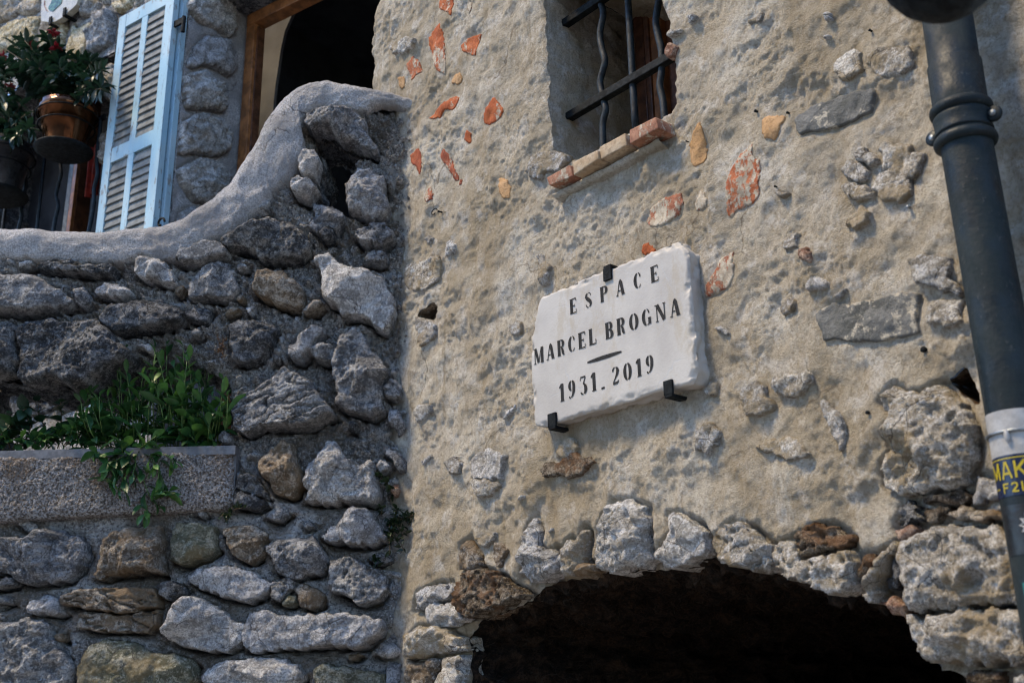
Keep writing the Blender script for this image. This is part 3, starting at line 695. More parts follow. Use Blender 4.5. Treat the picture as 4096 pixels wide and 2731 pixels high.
for d_, a_, r_ in ((d_arch, .045, .05), (d_win, .010, .012), (d_sock, .004, .01), (d_gap, .012, .02)):
    Wp -= a_ * np.exp(-np.maximum(-d_, 0) / r_)
Wp -= .05 * np.exp(-np.maximum(U - lu, 0) / .012) * (V > 3.2)
def all4(a): return a[:-1, :-1] & a[1:, :-1] & a[:-1, 1:] & a[1:, 1:]
def any4(a): return a[:-1, :-1] | a[1:, :-1] | a[:-1, 1:] | a[1:, 1:]
P, q = hf(S1, Uc, V, Wp, ~(all4(d_arch > 0) | all4(d_win > 0) | all4(d_sock > 0) | all4(d_gap > 0) | all4(U < lu)))
obj('render_coat', P, q, M['plaster'], house)
SE = Surf(S1.pt(-.72, 0, 0)[:2], -S1.N[:2])
gu, gv = np.meshgrid(np.arange(-.03, 3.3, .03), np.arange(0, v_top1 + .6, .04)); P, q = hf(SE, gu, gv, .012 * fbm(gu * 6, gv * 6, 4, 3), np.ones((gu.shape[0] - 1, gu.shape[1] - 1), bool)); obj('end_wall', P, q, M['plaster'], house)
def pbase(u, v): return pl_low(u, v)
seed = 100
for poly, (f, m, h, st, p) in zip(flat_polys, pieces):
    seed += 1
    nm = 'tile_shard' if h < .005 else 'stone'
    if nm == 'tile_shard': stone(S1, poly, .0012, 'flat', M[m], house, seed, res=.005, base=pbase, name=nm, sink=.012, amp=.006, R=.003, freq=70, off=-.0006)
    elif st == 'flat': stone(S1, poly, .009, 'slabby', M[m], house, seed, res=.005, base=pbase, name='slab', sink=.012, amp=.006, R=.006, freq=22)
    else: stone(S1, poly, .006 + .45 * h, 'flush', M[m], house, seed, res=.0048, base=pbase, name=nm, sink=.014, amp=.011, R=.014)
for poly, (f, m, h, st, p) in zip(arch_polys, arch_st):
    seed += 1
    stone(S1, poly, h, st, M[m], house, seed, res=.0052, base=pbase, name='arch_stone', sink=.09, amp=.013, off=-.010)

def reveal(S, line, w_start, depth, rows, amp, seed, mat, name, parent, inward=1.0, freq=16, power=1.0, stepped=None):
    """the wall's thickness behind an opening's rim, as a rough skin"""
    L = np.asarray(line, float); n = len(L)
    t = np.gradient(L, axis=0); t /= np.linalg.norm(t, axis=1)[:, None] + 1e-9
    nm = np.stack([-t[:, 1], t[:, 0]], 1) * inward
    sx = np.concatenate([[0], np.cumsum(np.linalg.norm(np.diff(L, axis=0), axis=1))])
    k = np.linspace(0, 1, rows)[:, None] ** power
    D = k * depth
    nz = amp * (fbm(sx[None, :] * freq + D * 0, D * freq, 5, seed, .6)) * sstep(0, .04, D + .0)
    if stepped: nz = nz + stepped * (voro(sx[None, :] * 6, D * 9, seed)[2] - .5) * sstep(0, .05, D)
    Ug = L[None, :, 0] + nz * nm[None, :, 0]; Vg = L[None, :, 1] + nz * nm[None, :, 1]
    Wg = w_start[None, :] - D
    P = S.pt(Ug.ravel(), Vg.ravel(), Wg.ravel())
    return obj(name, P, grid_quads(rows, n).reshape(-1, 4), mat, parent)
def rimw(poly, a): return pl_low(poly[:, 0], poly[:, 1]) + pl_fine(poly[:, 0], poly[:, 1]) - a
reveal(S1, arch_r, rimw(arch_r, .05), 3.2, 90, .08, 12, M['vault_shade'], 'vault', house, power=1.6, stepped=.05)
# the far end of the passage
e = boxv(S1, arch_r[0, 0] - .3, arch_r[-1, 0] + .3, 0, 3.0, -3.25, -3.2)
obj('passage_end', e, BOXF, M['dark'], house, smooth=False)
sp = np.concatenate([sock_poly, sock_poly[:1]]); reveal(S1, sp, rimw(sp, .008), .07, 8, .006, 5, M['t'], 'socket', house)
sp = np.concatenate([gap_poly, gap_poly[:1]]); reveal(S1, sp, rimw(sp, .02), .12, 8, .01, 6, M['b'], 'crevice', house)
for nm_, poly, dd in (('socket_back', sock_poly, -.07), ('crevice_back', gap_poly, -.12)):
    v, f = hexa(S1, poly, dd - .02, dd + .004); obj(nm_, v, f, M['b'], house)

# ---- barred window
wl = S1.pix(win_px)
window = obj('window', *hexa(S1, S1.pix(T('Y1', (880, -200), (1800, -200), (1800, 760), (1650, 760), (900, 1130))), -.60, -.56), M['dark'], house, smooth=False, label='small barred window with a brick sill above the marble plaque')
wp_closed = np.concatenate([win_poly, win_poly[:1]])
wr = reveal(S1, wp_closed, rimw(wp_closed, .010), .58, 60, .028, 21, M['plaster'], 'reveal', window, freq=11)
# bricks of the sill
for k, (pts, m) in enumerate([([(917, 1115), (1065, 1037), (1083, 1100), (935, 1160)], 'brick_r'), ([(1080, 1030), (1240, 940), (1250, 995), (1085, 1092)], 'brick_y'),
                              ([(1248, 925), (1415, 835), (1427, 905), (1255, 995)], 'brick_y'), ([(1435, 825), (1610, 732), (1625, 795), (1440, 898)], 'brick_r')]):
    w1 = .062 + .008 * (k % 2)
    qd = S1.pix(T('Y1', *pts), w1); cq = qd.mean(0); qd = cq + (qd - cq) * [.965, 1.12] + nrg.normal(0, .0018, (4, 2))
    v, f = hexa(S1, qd[::-1], -.20, w1)
    bo = obj('brick', v, f, M[m], window, bevel=.004)
ln = S1.pix(T('Y1', (975, 1180), (1200, 1065), (1420, 950), (1640, 830)), .02)
ledge = MB()
n = 46
tt = np.linspace(0, 1, n); lu_ = np.interp(tt, np.linspace(0, 1, 4), ln[:, 0]); lv_ = np.interp(tt, np.linspace(0, 1, 4), ln[:, 1])
prof = [(-.05, .035), (.030, .030), (.036, .018), (.030, .002), (.010, -.010), (.004, -.017), (.030, -.024), (.034, -.032), (.014, -.042), (-.03, -.05)]
P = np.array([[S1.pt(lu_[i], lv_[i] + dv + .004 * fbm(lu_[i] * 30, np.array(j * 1.3), 3, 4), dw + .007 * fbm(lu_[i] * 24, np.array(j * 2.1), 3, 9)) for i in range(n)] for j, (dw, dv) in enumerate(prof)])
obj('sill_bed', P.reshape(-1, 3), grid_quads(len(prof), n).reshape(-1, 4)[:, ::-1].copy(), M['plaster'], window)
# iron bars
WB = -.115
def bar3(pts, w): 
    q = S1.pix(T('Y1', *pts), w); return S1.pt(q[:, 0], q[:, 1], w)
for pts, r in (([(1245, -120), (1240, -40), (1258, 20), (1275, 90), (1255, 200), (1262, 290), (1285, 380), (1270, 450), (1255, 520), (1275, 620), (1290, 690), (1272, 780), (1275, 960)], .0125),
               ([(1423, -120), (1430, 0), (1445, 260), (1462, 560), (1480, 860)], .0125),
               ([(1640, -120), (1625, 0), (1605, 130), (1620, 230), (1640, 320), (1640, 450), (1630, 540), (1650, 640), (1662, 780)], .0125)):
    p = smooth_path(bar3(pts, WB), 60 if len(pts) > 6 else 8)
    v, f = tubev(p, r, 10); obj('bar', v, f, M['bar'], window)
for a, b in (((1095, 722), (1760, 330)), ((1062, 128), (1760, -320))):
    q = S1.pix(T('Y1', a, b), WB); q[1, 1] = q[0, 1] = q[:, 1].mean()
    x = np.linspace(0, 1, 24); mb = MB()
    for sgn in (1,):
        v = boxv(S1, q[0, 0] - .03, q[1, 0], q[0, 1] - .015, q[0, 1] + .015, WB - .010, WB + .020); mb.add(v, BOXF)
    mb.build('cross_bar', M['iron'], window, bevel=.003, smooth=False)
# wooden casement at the back of the recess
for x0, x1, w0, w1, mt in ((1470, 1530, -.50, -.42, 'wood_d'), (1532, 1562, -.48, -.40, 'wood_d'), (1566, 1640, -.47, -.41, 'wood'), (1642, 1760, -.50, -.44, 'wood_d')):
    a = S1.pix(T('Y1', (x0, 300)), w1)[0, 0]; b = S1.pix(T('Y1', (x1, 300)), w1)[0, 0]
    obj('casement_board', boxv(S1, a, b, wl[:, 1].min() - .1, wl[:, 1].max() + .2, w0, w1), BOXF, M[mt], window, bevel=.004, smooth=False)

# ================================================================== 2. RUBBLE PARAPET
par = thing('rubble_parapet', S2.pt(-1.0, 0, -.1), 'grey rubble stone balcony wall with a smooth curving coping and two ragged openings', 'wall')
rub = [
 ('Z3', 'd', .030, 'layer', [(225, 255), (290, 225), (350, 215), (480, 225), (580, 250), (640, 235), (700, 250), (720, 270), (700, 300), (640, 310), (560, 300), (430, 285), (350, 290), (270, 275)]),
 ('Z3', 'g', .055, 'smooth', [(-80, 290), (0, 300), (60, 335), (150, 322), (230, 332), (330, 380), (420, 430), (450, 470), (440, 500), (350, 520), (250, 540), (130, 552), (0, 535), (-80, 530)]),
 ('Z3', 'w', .065, 'facet', [(840, 300), (870, 205), (920, 200), (1000, 225), (1060, 270), (1100, 310), (1095, 355), (1060, 370), (990, 350), (930, 330), (880, 330)]),
 ('Z3', 'w', .040, 'facet', [(590, 430), (620, 385), (680, 360), (740, 375), (790, 390), (820, 420), (770, 440), (700, 455), (640, 440)]),
 ('Z3', 'g', .035, 'rough', [(455, 400), (520, 385), (550, 420), (560, 480), (520, 510), (470, 490)]),
 ('Z3', 'd', .060, 'smooth', [(620, 580), (690, 510), (850, 490), (1000, 480), (1120, 520), (1170, 560), (1140, 600), (1050, 630), (930, 650), (820, 660), (720, 670), (680, 640)]),
 ('Z3', 'g', .045, 'flat', [(1090, 215), (1180, 150), (1290, 110), (1390, 120), (1440, 165), (1420, 190), (1330, 220), (1250, 240), (1170, 240)]),
 ('Z3', 'g', .060, 'facet', [(1180, 420), (1200, 360), (1270, 270), (1330, 235), (1420, 240), (1470, 300), (1500, 400), (1470, 450), (1400, 460), (1300, 450), (1200, 450)]),
 ('Z3', 'd', .075, 'rough', [(110, 660), (200, 620), (330, 600), (450, 620), (600, 600), (700, 680), (740, 760), (830, 800), (800, 870), (720, 900), (640, 960), (560, 1010), (480, 1030), (400, 985), (340, 965), (290, 1000), (200, 1000), (130, 960), (150, 840), (130, 740)]),
 ('Z3', 'd', .060, 'rough', [(-80, 620), (0, 620), (60, 600), (105, 640), (95, 760), (112, 850), (80, 910), (0, 940), (-80, 940)]),
 ('Z4', 'd', .065, 'rough', [(140, 100), (190, 60), (300, 20), (450, -20), (560, -10), (640, 40), (700, 110), (690, 160), (640, 200), (560, 215), (470, 220), (370, 200), (350, 170), (270, 150), (180, 150)]),
 ('Z2', 'g', .055, 'facet', [(670, 1390), (700, 1330), (700, 1250), (760, 1260), (870, 1300), (880, 1340), (830, 1410), (780, 1390), (720, 1430)]),
 ('Z2', 'd', .060, 'facet', [(718, 1440), (770, 1395), (822, 1420), (815, 1462), (770, 1487)]),
 ('Z4', 'g', .055, 'porous', [(970, 70), (1000, 30), (1080, 0), (1160, 10), (1215, 50), (1210, 90), (1150, 145), (1080, 130), (1010, 115)]),
 ('Z4', 'w', .075, 'smooth', [(720, 220), (820, 180), (860, 240), (960, 290), (1060, 310), (1130, 350), (1200, 430), (1225, 500), (1210, 590), (1150, 660), (1090, 630), (1050, 580), (960, 570), (890, 580), (880, 520), (800, 480), (780, 430), (770, 330), (740, 270)]),
 ('Z4', 't', .055, 'smooth', [(335, 410), (370, 310), (450, 295), (540, 310), (620, 370), (650, 440), (640, 490), (590, 520), (500, 500), (400, 460)]),
 ('Z4', 't', .050, 'facet', [(640, 530), (700, 480), (760, 470), (775, 495), (720, 535), (650, 550)]),
 ('Z4', 'd', .060, 'facet', [(190, 640), (260, 600), (400, 620), (490, 640), (460, 700), (430, 780), (360, 850), (270, 860), (200, 840), (190, 760)]),
 ('Z4', 'w', .070, 'smooth', [(555, 800), (600, 740), (680, 660), (720, 650), (770, 645), (775, 680), (720, 740), (680, 800), (640, 850), (580, 840)]),
 ('Z4', 'g', .065, 'facet', [(690, 780), (760, 755), (845, 755), (855, 800), (830, 860), (760, 850), (700, 830)]),
 ('Z4', 'g', .075, 'rough', [(850, 790), (900, 700), (980, 650), (1020, 690), (1050, 750), (1130, 840), (1185, 940), (1150, 1000), (1140, 1080), (1160, 1150), (1080, 1200), (980, 1180), (900, 1150), (860, 1130), (870, 1050), (840, 950), (830, 880)]),
 ('Z4', 'g', .070, 'layer', [(210, 1130), (240, 1080), (330, 1050), (460, 980), (540, 920), (640, 960), (720, 1020), (760, 1090), (800, 1130), (840, 1190), (760, 1220), (700, 1260), (570, 1270), (400, 1260), (290, 1310), (230, 1270)]),
 ('Z4', 'g', .040, 'porous', [(1150, 1000), (1220, 970), (1270, 1010), (1270, 1070), (1230, 1100), (1160, 1080)]),
 ('Z4', 'g', .045, 'rough', [(1180, 1150), (1240, 1160), (1300, 1230), (1280, 1320), (1240, 1330), (1190, 1230)]),
 ('Z4', 'g', .040, 'smooth', [(110, 1330), (150, 1285), (200, 1310), (195, 1360), (140, 1385)]),
 ('Z6', 't', .050, 'rough', [(390, 130), (400, 60), (470, 0), (540, -60), (630, -40), (640, 60), (690, 140), (690, 200), (650, 290), (580, 310), (490, 270), (470, 210)]),
 ('Z6', 'w', .075, 'rough', [(705, 330), (740, 280), (700, 230), (720, 140), (800, 50), (860, -60), (930, -40), (980, 60), (1060, 100), (1170, 80), (1180, 200), (1205, 310), (1160, 370), (1080, 350), (930, 345), (800, 355)]),
 ('Z6', 'w', .050, 'facet', [(1180, 90), (1220, 70), (1290, 100), (1270, 140), (1205, 165)]),
 ('Z6', 'g', .050, 'rough', [(1240, -40), (1300, 0), (1400, 60), (1420, 130), (1390, 180), (1330, 140), (1290, 60), (1235, 20)]),
 ('Z6', 'p', .045, 'facet', [(1280, 240), (1330, 215), (1350, 270), (1340, 320), (1290, 300)]),
 ('Z6', 'd', .050, 'smooth', [(225, 310), (300, 285), (420, 325), (458, 370), (400, 400), (280, 390), (225, 370)]),
 ('Z6', 'd', .035, 'porous', [(240, 260), (260, 180), (330, 150), (400, 200), (450, 270), (455, 320), (360, 305), (280, 275)]),
 ('Z6', 'w', .075, 'facet', [(800, 590), (880, 540), (960, 480), (1000, 410), (1060, 380), (1150, 430), (1190, 500), (1260, 560), (1255, 590), (1180, 640), (1090, 640), (970, 630), (870, 620)]),
 ('Z6', 'g', .060, 'rough', [(440, 650), (480, 620), (600, 600), (770, 590), (810, 630), (850, 700), (860, 790), (800, 830), (720, 840), (680, 870), (600, 870), (530, 830), (490, 740)]),
 ('Z6', 't', .055, 'facet', [(150, 540), (230, 510), (350, 505), (440, 550), (450, 600), (415, 630), (440, 680), (400, 720), (330, 760), (270, 740), (210, 680), (180, 620)]),
 ('Z6', 'w', .055, 'smooth', [(-70, 860), (-20, 810), (100, 790), (220, 780), (340, 810), (420, 860), (510, 890), (500, 920), (430, 970), (320, 1020), (210, 1000), (60, 950), (-60, 900)]),
 ('Z6', 't', .050, 'smooth', [(640, 920), (710, 900), (790, 930), (840, 980), (820, 1040), (770, 1080), (690, 1060), (660, 990)]),
 ('Z6', 'o', .045, 'smooth', [(550, 1040), (600, 965), (650, 970), (660, 1030), (590, 1055)]),
 ('Z6', 'g', .035, 'porous', [(480, 1000), (500, 900), (560, 870), (640, 880), (650, 930), (600, 960), (560, 1020), (510, 1030)]),
 ('Z6', 'g', .055, 'porous', [(870, 760), (980, 720), (1100, 740), (1140, 800), (1200, 800), (1260, 860), (1250, 960), (1200, 1020), (1100, 1050), (1020, 990), (900, 960)]),
 ('Z6', 'w', .075, 'smooth', [(300, 1200), (330, 1140), (370, 1090), (450, 1070), (540, 1110), (650, 1120), (760, 1110), (930, 1100), (1060, 1110), (1200, 1140), (1240, 1190), (1220, 1240), (1150, 1290), (1110, 1340), (1000, 1340), (880, 1320), (700, 1340), (520, 1340), (380, 1365), (320, 1340), (300, 1270)]),
 ('Z6', 'w', .065, 'facet', [(20, 1540), (60, 1480), (170, 1420), (280, 1400), (430, 1390), (590, 1400), (610, 1430), (660, 1440), (700, 1500), (690, 1540), (600, 1600), (400, 1640), (100, 1640)]),
 ('Z6', 'o', .055, 'smooth', [(780, 1500), (800, 1450), (860, 1440), (1000, 1460), (1250, 1500), (1250, 1600), (1100, 1660), (780, 1640)]),
 ('Z6', 'g', .040, 'smooth', [(1258, 1430), (1370, 1420), (1370, 1520), (1350, 1620), (1258, 1600)]),
 ('Z6', 't', .045, 'facet', [(990, 1380), (1050, 1360), (1085, 1380), (1050, 1410), (1000, 1415)]),
 ('Z6', 'g', .040, 'facet', [(680, 490), (720, 470), (785, 490), (760, 520), (700, 530)]),
 ('Z5', 'g', .055, 'rough', [(-80, 600), (70, 590), (200, 600), (260, 540), (400, 550), (540, 580), (590, 640), (580, 700), (540, 790), (460, 870), (350, 890), (230, 900), (140, 895), (90, 840), (-80, 830)]),
 ('Z5', 'd', .050, 'smooth', [(-80, 880), (0, 870), (60, 850), (120, 875), (100, 910), (0, 935), (-80, 930)]),
 ('Z5', 't', .065, 'rough', [(690, 660), (700, 610), (760, 560), (860, 520), (1010, 520), (1080, 510), (1100, 600), (1095, 690), (1115, 790), (1110, 845), (1010, 815), (900, 830), (800, 830), (690, 870), (630, 850), (670, 780), (690, 720)]),
 ('Z5', 'o', .060, 'smooth', [(1195, 490), (1330, 495), (1450, 510), (1455, 590), (1465, 660), (1400, 720), (1300, 760), (1200, 770), (1150, 740), (1160, 640), (1150, 600)]),
 ('Z5', 't', .065, 'layer', [(430, 1050), (430, 970), (520, 950), (700, 935), (900, 930), (1050, 930), (1085, 1000), (1080, 1060), (960, 1075), (840, 1100), (720, 1080), (600, 1075), (540, 1050)]),
 ('Z5', 't', .055, 'layer', [(540, 1110), (600, 1085), (720, 1095), (840, 1115), (960, 1090), (1080, 1080), (1075, 1180), (1000, 1230), (880, 1220), (740, 1225), (600, 1215), (530, 1180)]),
 ('Z5', 'd', .055, 'porous', [(1085, 920), (1150, 880), (1230, 890), (1265, 930), (1230, 990), (1150, 1010), (1095, 980)]),
 ('Z5', 'w', .060, 'facet', [(190, 1060), (220, 1020), (340, 970), (400, 1000), (430, 1090), (360, 1120), (280, 1110), (200, 1100)]),
 ('Z5', 'w', .075, 'facet', [(1115, 1210), (1160, 1130), (1230, 1010), (1300, 990), (1380, 1000), (1450, 1050), (1520, 1090), (1560, 1150), (1660, 1170), (1640, 1260), (1600, 1320), (1530, 1360), (1400, 1350), (1290, 1330), (1190, 1300), (1130, 1260)]),
 ('Z5', 'g', .055, 'rough', [(-80, 1130), (100, 1170), (200, 1120), (330, 1160), (350, 1260), (400, 1330), (460, 1400), (490, 1480), (480, 1540), (400, 1620), (-80, 1640)]),
 ('Z5', 'o', .060, 'smooth', [(530, 1520), (560, 1390), (620, 1320), (720, 1270), (860, 1280), (960, 1320), (1020, 1360), (1160, 1370), (1270, 1390), (1310, 1450), (1310, 1540), (1280, 1640), (560, 1640)]),
 ('Z2', 'g', .060, 'rough', [(640, 770), (660, 705), (720, 672), (820, 680), (950, 690), (1020, 740), (1010, 800), (1050, 860), (1090, 900), (1075, 935), (1020, 905), (960, 875), (900, 858), (860, 848), (820, 808), (740, 790), (690, 802)]),
 ('Z2', 'w', .075, 'rough', [(895, 1150), (930, 1100), (980, 1040), (1050, 1060), (1130, 1100), (1130, 1200), (1160, 1280), (1120, 1340), (1050, 1350), (1000, 1310), (905, 1290), (910, 1220)]),
 ('Z2', 'w', .060, 'facet', [(600, 1000), (620, 930), (700, 920), (735, 970), (715, 1030), (695, 1085), (660, 1080), (610, 1060)]),
 ('Z2', 'w', .075, 'facet', [(555, 1110), (600, 1090), (660, 1100), (718, 1150), (690, 1180), (640, 1210), (570, 1180)]),
]
rub_polys = [S2.pix(T(f, *p), .02) for f, m, h, st, p in rub]
rub_polys = [p.mean(0) + (p - p.mean(0)) * 1.03 for p in rub_polys]
hole_px = T('Z2', (690, 810), (760, 790), (830, 810), (870, 850), (940, 870), (1010, 900), (1040, 930), (960, 960), (930, 990), (905, 1060), (885, 1150), (900, 1300), (850, 1280), (760, 1250), (690, 1240), (680, 1200), (720, 1160), (700, 1090), (730, 1020), (740, 970), (720, 930), (690, 900))
hole_poly = roughen(S2.pix(hole_px), .008, .005, 3)
open_px = T('Z3', (-200, 930), (0, 965), (130, 985), (200, 1008), (290, 1010), (340, 975), (420, 1010), (480, 1040), (560, 1010), (640, 960), (720, 900), (850, 850), (1150, 840), (1300, 900), (1400, 950), (1440, 1100), (1430, 1300), (1445, 1440), (700, 1450), (-200, 1460))
open_poly = roughen(S2.pix(open_px), .01, .008, 4)

cop_top = np.concatenate([T('Z1', (-160, 1395), (0, 1405), (200, 1416), (400, 1428), (640, 1430), (880, 1410), (1000, 1390), (1150, 1340), (1270, 1265)), T('Z2', (100, 1225), (200, 1120), (300, 960), (370, 840), (430, 720), (500, 630), (580, 560), (660, 525), (740, 517), (820, 525), (930, 545), (1040, 570), (1180, 605), (1320, 650))])
cop_low = np.concatenate([T('Z3', (-160, 195), (0, 195), (200, 212), (500, 232), (720, 232), (850, 205), (1000, 205), (1090, 205), (1180, 155), (1270, 110)), T('Z2', (160, 1430), (230, 1380), (300, 1300), (400, 1230), (440, 1150), (540, 1060), (600, 960), (640, 880), (605, 740), (640, 690), (720, 655), (830, 655), (980, 665), (1060, 645), (1180, 640), (1320, 690))])
ct = smooth_path(S2.pix(cop_top, -.05), 220); cl = smooth_path(S2.pix(cop_low, .03), 220)

def gradv(d):
    g = np.gradient(np.where(d > -.5, d, -.06), axis=0); return np.clip(g / RES2, -1, 1)
def mort_low(u, v): return .012 * fbm(u * 4, v * 4, 3, 301)
RES2 = .0052
ua = axis_pts(-2.6, .12, -2.35, .1, RES2, .03); va = axis_pts(0.0, 4.25, 1.52, 4.24, RES2, .05)
U, V = np.meshgrid(ua, va)
d_h = cut(U, V, None, hole_poly, RES2); d_o = cut(U, V, None, open_poly, RES2)
top_v = np.interp(U, ct[:, 0], ct[:, 1]) if np.all(np.diff(ct[:, 0]) > 0) else np.interp(U, ct[ct[:, 0].argsort(), 0], ct[ct[:, 0].argsort(), 1])
dist = np.full(U.shape, -1.0)
for poly in rub_polys:
    bb0 = poly.min(0) - .06; bb1 = poly.max(0) + .06
    mk = (U > bb0[0]) & (U < bb1[0]) & (V > bb0[1]) & (V < bb1[1])
    if mk.any():
        s, _, _ = sdp(U[mk], V[mk], poly); dist[mk] = np.maximum(dist[mk], s)
fill_rng = np.random.default_rng(77); fillers = []
dB = np.maximum(np.maximum(d_h, d_o), V - top_v + .10)
for _ in range(9000):
    if len(fillers) >= 64: break
    u_, v_ = fill_rng.uniform(-2.15, -.03), fill_rng.uniform(1.55, 3.9)
    iu = np.searchsorted(ua, u_); iv = np.searchsorted(va, v_)
    gap = -max(dist[iv, iu], dB[iv, iu]); r_ = fill_rng.uniform(.018, .05)
    if not (.012 < gap < .9) or gap < r_ * .8: continue
    n_ = fill_rng.integers(5, 8); an = np.sort(fill_rng.uniform(0, 6.28, n_)) ; rr = r_ * fill_rng.uniform(.7, 1.2, n_); st_ = fill_rng.uniform(.55, .9)
    pl_ = np.stack([u_ + rr * np.cos(an) * 1.25, v_ + rr * np.sin(an) * st_], 1)
    ar = .5 * abs(np.sum(pl_[:, 0] * np.roll(pl_[:, 1], -1) - pl_[:, 1] * np.roll(pl_[:, 0], -1)))
    if ar < .0009: continue
    mk = (np.abs(U - u_) < .12) & (np.abs(V - v_) < .12); s, _, _ = sdp(U[mk], V[mk], pl_); dist[mk] = np.maximum(dist[mk], s); fillers.append(pl_)
up_ = sstep(2.35, 2.75, V + .2 * fbm(U * 2, V * 2, 2, 9))           # coarser, lumpier mortar higher up
f1, f2, cid = voro(U * 46 + .6 * fbm(U * 20, V * 20, 2, 3), V * 52, 311)
clump = np.clip(.55 - f1, -.3, 1)
Wm = mort_low(U, V) + .020 * fbm(U * 13, V * 15, 4, 321, .6) * (.6 + .7 * up_) + (.010 + .030 * up_) * clump + .009 * fbm(U * 60, V * 60, 4, 331, .7)
Wm -= .026 * sstep(.1, .5, fbm(U * 22, V * 26, 4, 341, .6, ridge=True)) * (.4 + .6 * up_)
below = gradv(dist)
near = np.exp(-np.maximum(-dist, 0) / .014)
Wm += .002 - .050 * near * sstep(-.1, .5, fbm(U * 6, V * 6, 3, 351) + .4 * below) - .05 * np.exp(-np.maximum(-dist, 0) / .020) * np.maximum(below, 0)
Wm = np.where(dist > 0, Wm - .03 * sstep(0, .012, dist), Wm)
for d_ in (d_h, d_o): Wm -= .05 * np.exp(-np.maximum(-d_, 0) / .03)
Wm -= .07 * sstep(.13, .05, top_v - V)
P, q = hf(S2, U, V, Wm, ~(all4(d_h > 0) | all4(d_o > 0) | any4(V > top_v - .04)))
obj('mortar', P, q, M['mortar'], par)
for poly, (f, m, h, st, p) in zip(rub_polys, rub):
    seed += 1
    stone(S2, poly, h * 1.3, st, M[m], par, seed, res=.0052, base=mort_low, name='stone', sink=.07, amp=.010, off=.0)
for k_, poly in enumerate(fillers):
    seed += 1; stone(S2, poly, fill_rng.uniform(.016, .040), ('facet', 'rough', 'facet', 'porous')[k_ % 4], M['gwdgtwg'[k_ % 7]], par, seed, res=.0052, base=mort_low, name='stone', sink=.05, amp=.008)
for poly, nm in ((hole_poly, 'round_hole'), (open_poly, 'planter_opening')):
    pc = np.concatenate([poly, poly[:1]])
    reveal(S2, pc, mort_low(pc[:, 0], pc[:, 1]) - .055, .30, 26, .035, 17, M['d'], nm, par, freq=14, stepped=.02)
# plain back face and body of the wall behind the mortar skin are the reveal depth away
bk = resample(np.concatenate([ct[::6] - [0, .04], [[ct[-1, 0], 0.0], [ct[0, 0], 0.0]]]), .06)
gu, gv = np.meshgrid(np.arange(-2.5, .12, .03), np.arange(0, 4.2, .03))
tv = np.interp(gu, ct[ct[:, 0].argsort(), 0], ct[ct[:, 0].argsort(), 1])
h1 = sdp(gu, gv, hole_poly)[0]; h2 = sdp(gu, gv, open_poly)[0]
P, q = hf(S2, gu, gv, -.33 + .01 * fbm(gu * 6, gv * 6, 3, 2), ~any4((h1 > -.01) | (h2 > -.01) | (gv > tv - .03)))
obj('back_face', P, q[:, ::-1].copy(), M['mortar'], par)
# the coping: a rounded band swept along the two traced edges
n = len(ct); rows = []
sx = np.concatenate([[0], np.cumsum(np.linalg.norm(np.diff(ct, axis=0), axis=1))])
cl = cl + .022 * np.stack([fbm(sx * 14, sx * 0, 4, 71), fbm(sx * 14, sx * 0 + 4, 4, 72)], 1)
prof = [(-.06, -.03), (-.02, -.004), (.03, .010), (.10, .018), (.2, .024), (.35, .030), (.5, .034), (.65, .034), (.76, .028), (.85, .016), (.92, -.004), (.97, -.034), (1.0, -.075), (1.0, -.13), (.985, -.19), (.95, -.25), (.88, -.30), (.7, -.33), (.5, -.35)]
pk = np.array(prof); kk = np.interp(np.linspace(0, 1, 64), np.linspace(0, 1, len(pk)), pk[:, 0]); ww = np.interp(np.linspace(0, 1, 64), np.linspace(0, 1, len(pk)), pk[:, 1])
Ug = cl[None, :, 0] + kk[:, None] * (ct - cl)[None, :, 0]; Vg = cl[None, :, 1] + kk[:, None] * (ct - cl)[None, :, 1]
nz = .017 * fbm(Ug * 8, Vg * 8 + ww[:, None] * 8, 5, 81, .55) + .010 * sstep(.55, .0, kk)[:, None] * fbm(Ug * 26, Vg * 26, 4, 83, .6, ridge=True) + .0035 * fbm(Ug * 40, Vg * 40 + ww[:, None] * 40, 3, 82)
Wg = ww[:, None] + nz
P = S2.pt(Ug.ravel(), (Vg + .4 * nz).ravel(), Wg.ravel())
obj('coping', P, grid_quads(64, n).reshape(-1, 4), M['coping'], par)
# ================================================================== 3. HOUSE WALL BEHIND THE PARAPET
rear = thing('shuttered_house', S3.pt(-1.4, 0, 0), 'yellowish stone house wall with shuttered doorway behind the parapet', 'building')
uJ = S3.pix(T('Z1', (1118, 600)))[0, 0]
SJ = Surf(S3.pt(uJ, 0, 0)[:2], -S3.N[:2])                  # left jamb of the doorway: u runs into the wall
dJ = SJ.pix(T('Z1', (1470, 600)))[0, 0]                    # depth of the frame
wtop = S3.pix(T('S', (470, 215), (0, 390)))
lwin = S3.pix(T('S', (455, 222), (330, 250), (240, 258), (140, 300), (0, 395), (-160, 470)))
uR = S3.pix(T('S', (425, 600)))[0, 0]; uL = S3.pix(T('S', (-160, 600)))[0, 0]
z_floor = 2.05
z_sill = S3.pix(T('S', (300, 1010)))[0, 1]
lw_poly = np.concatenate([[[uR, z_sill]], [[uR, lwin[0, 1]]], lwin[1:], [[uL - .1, lwin[-1, 1]], [uL - .1, z_sill]]])
lw_poly = roughen(lw_poly, .02, .012, 6)
RES3 = .011
U, V = np.meshgrid(np.arange(uL - .5, uJ + .008, RES3), np.arange(1.9, 6.4, RES3))
d_w = cut(U, V, None, lw_poly, RES3)
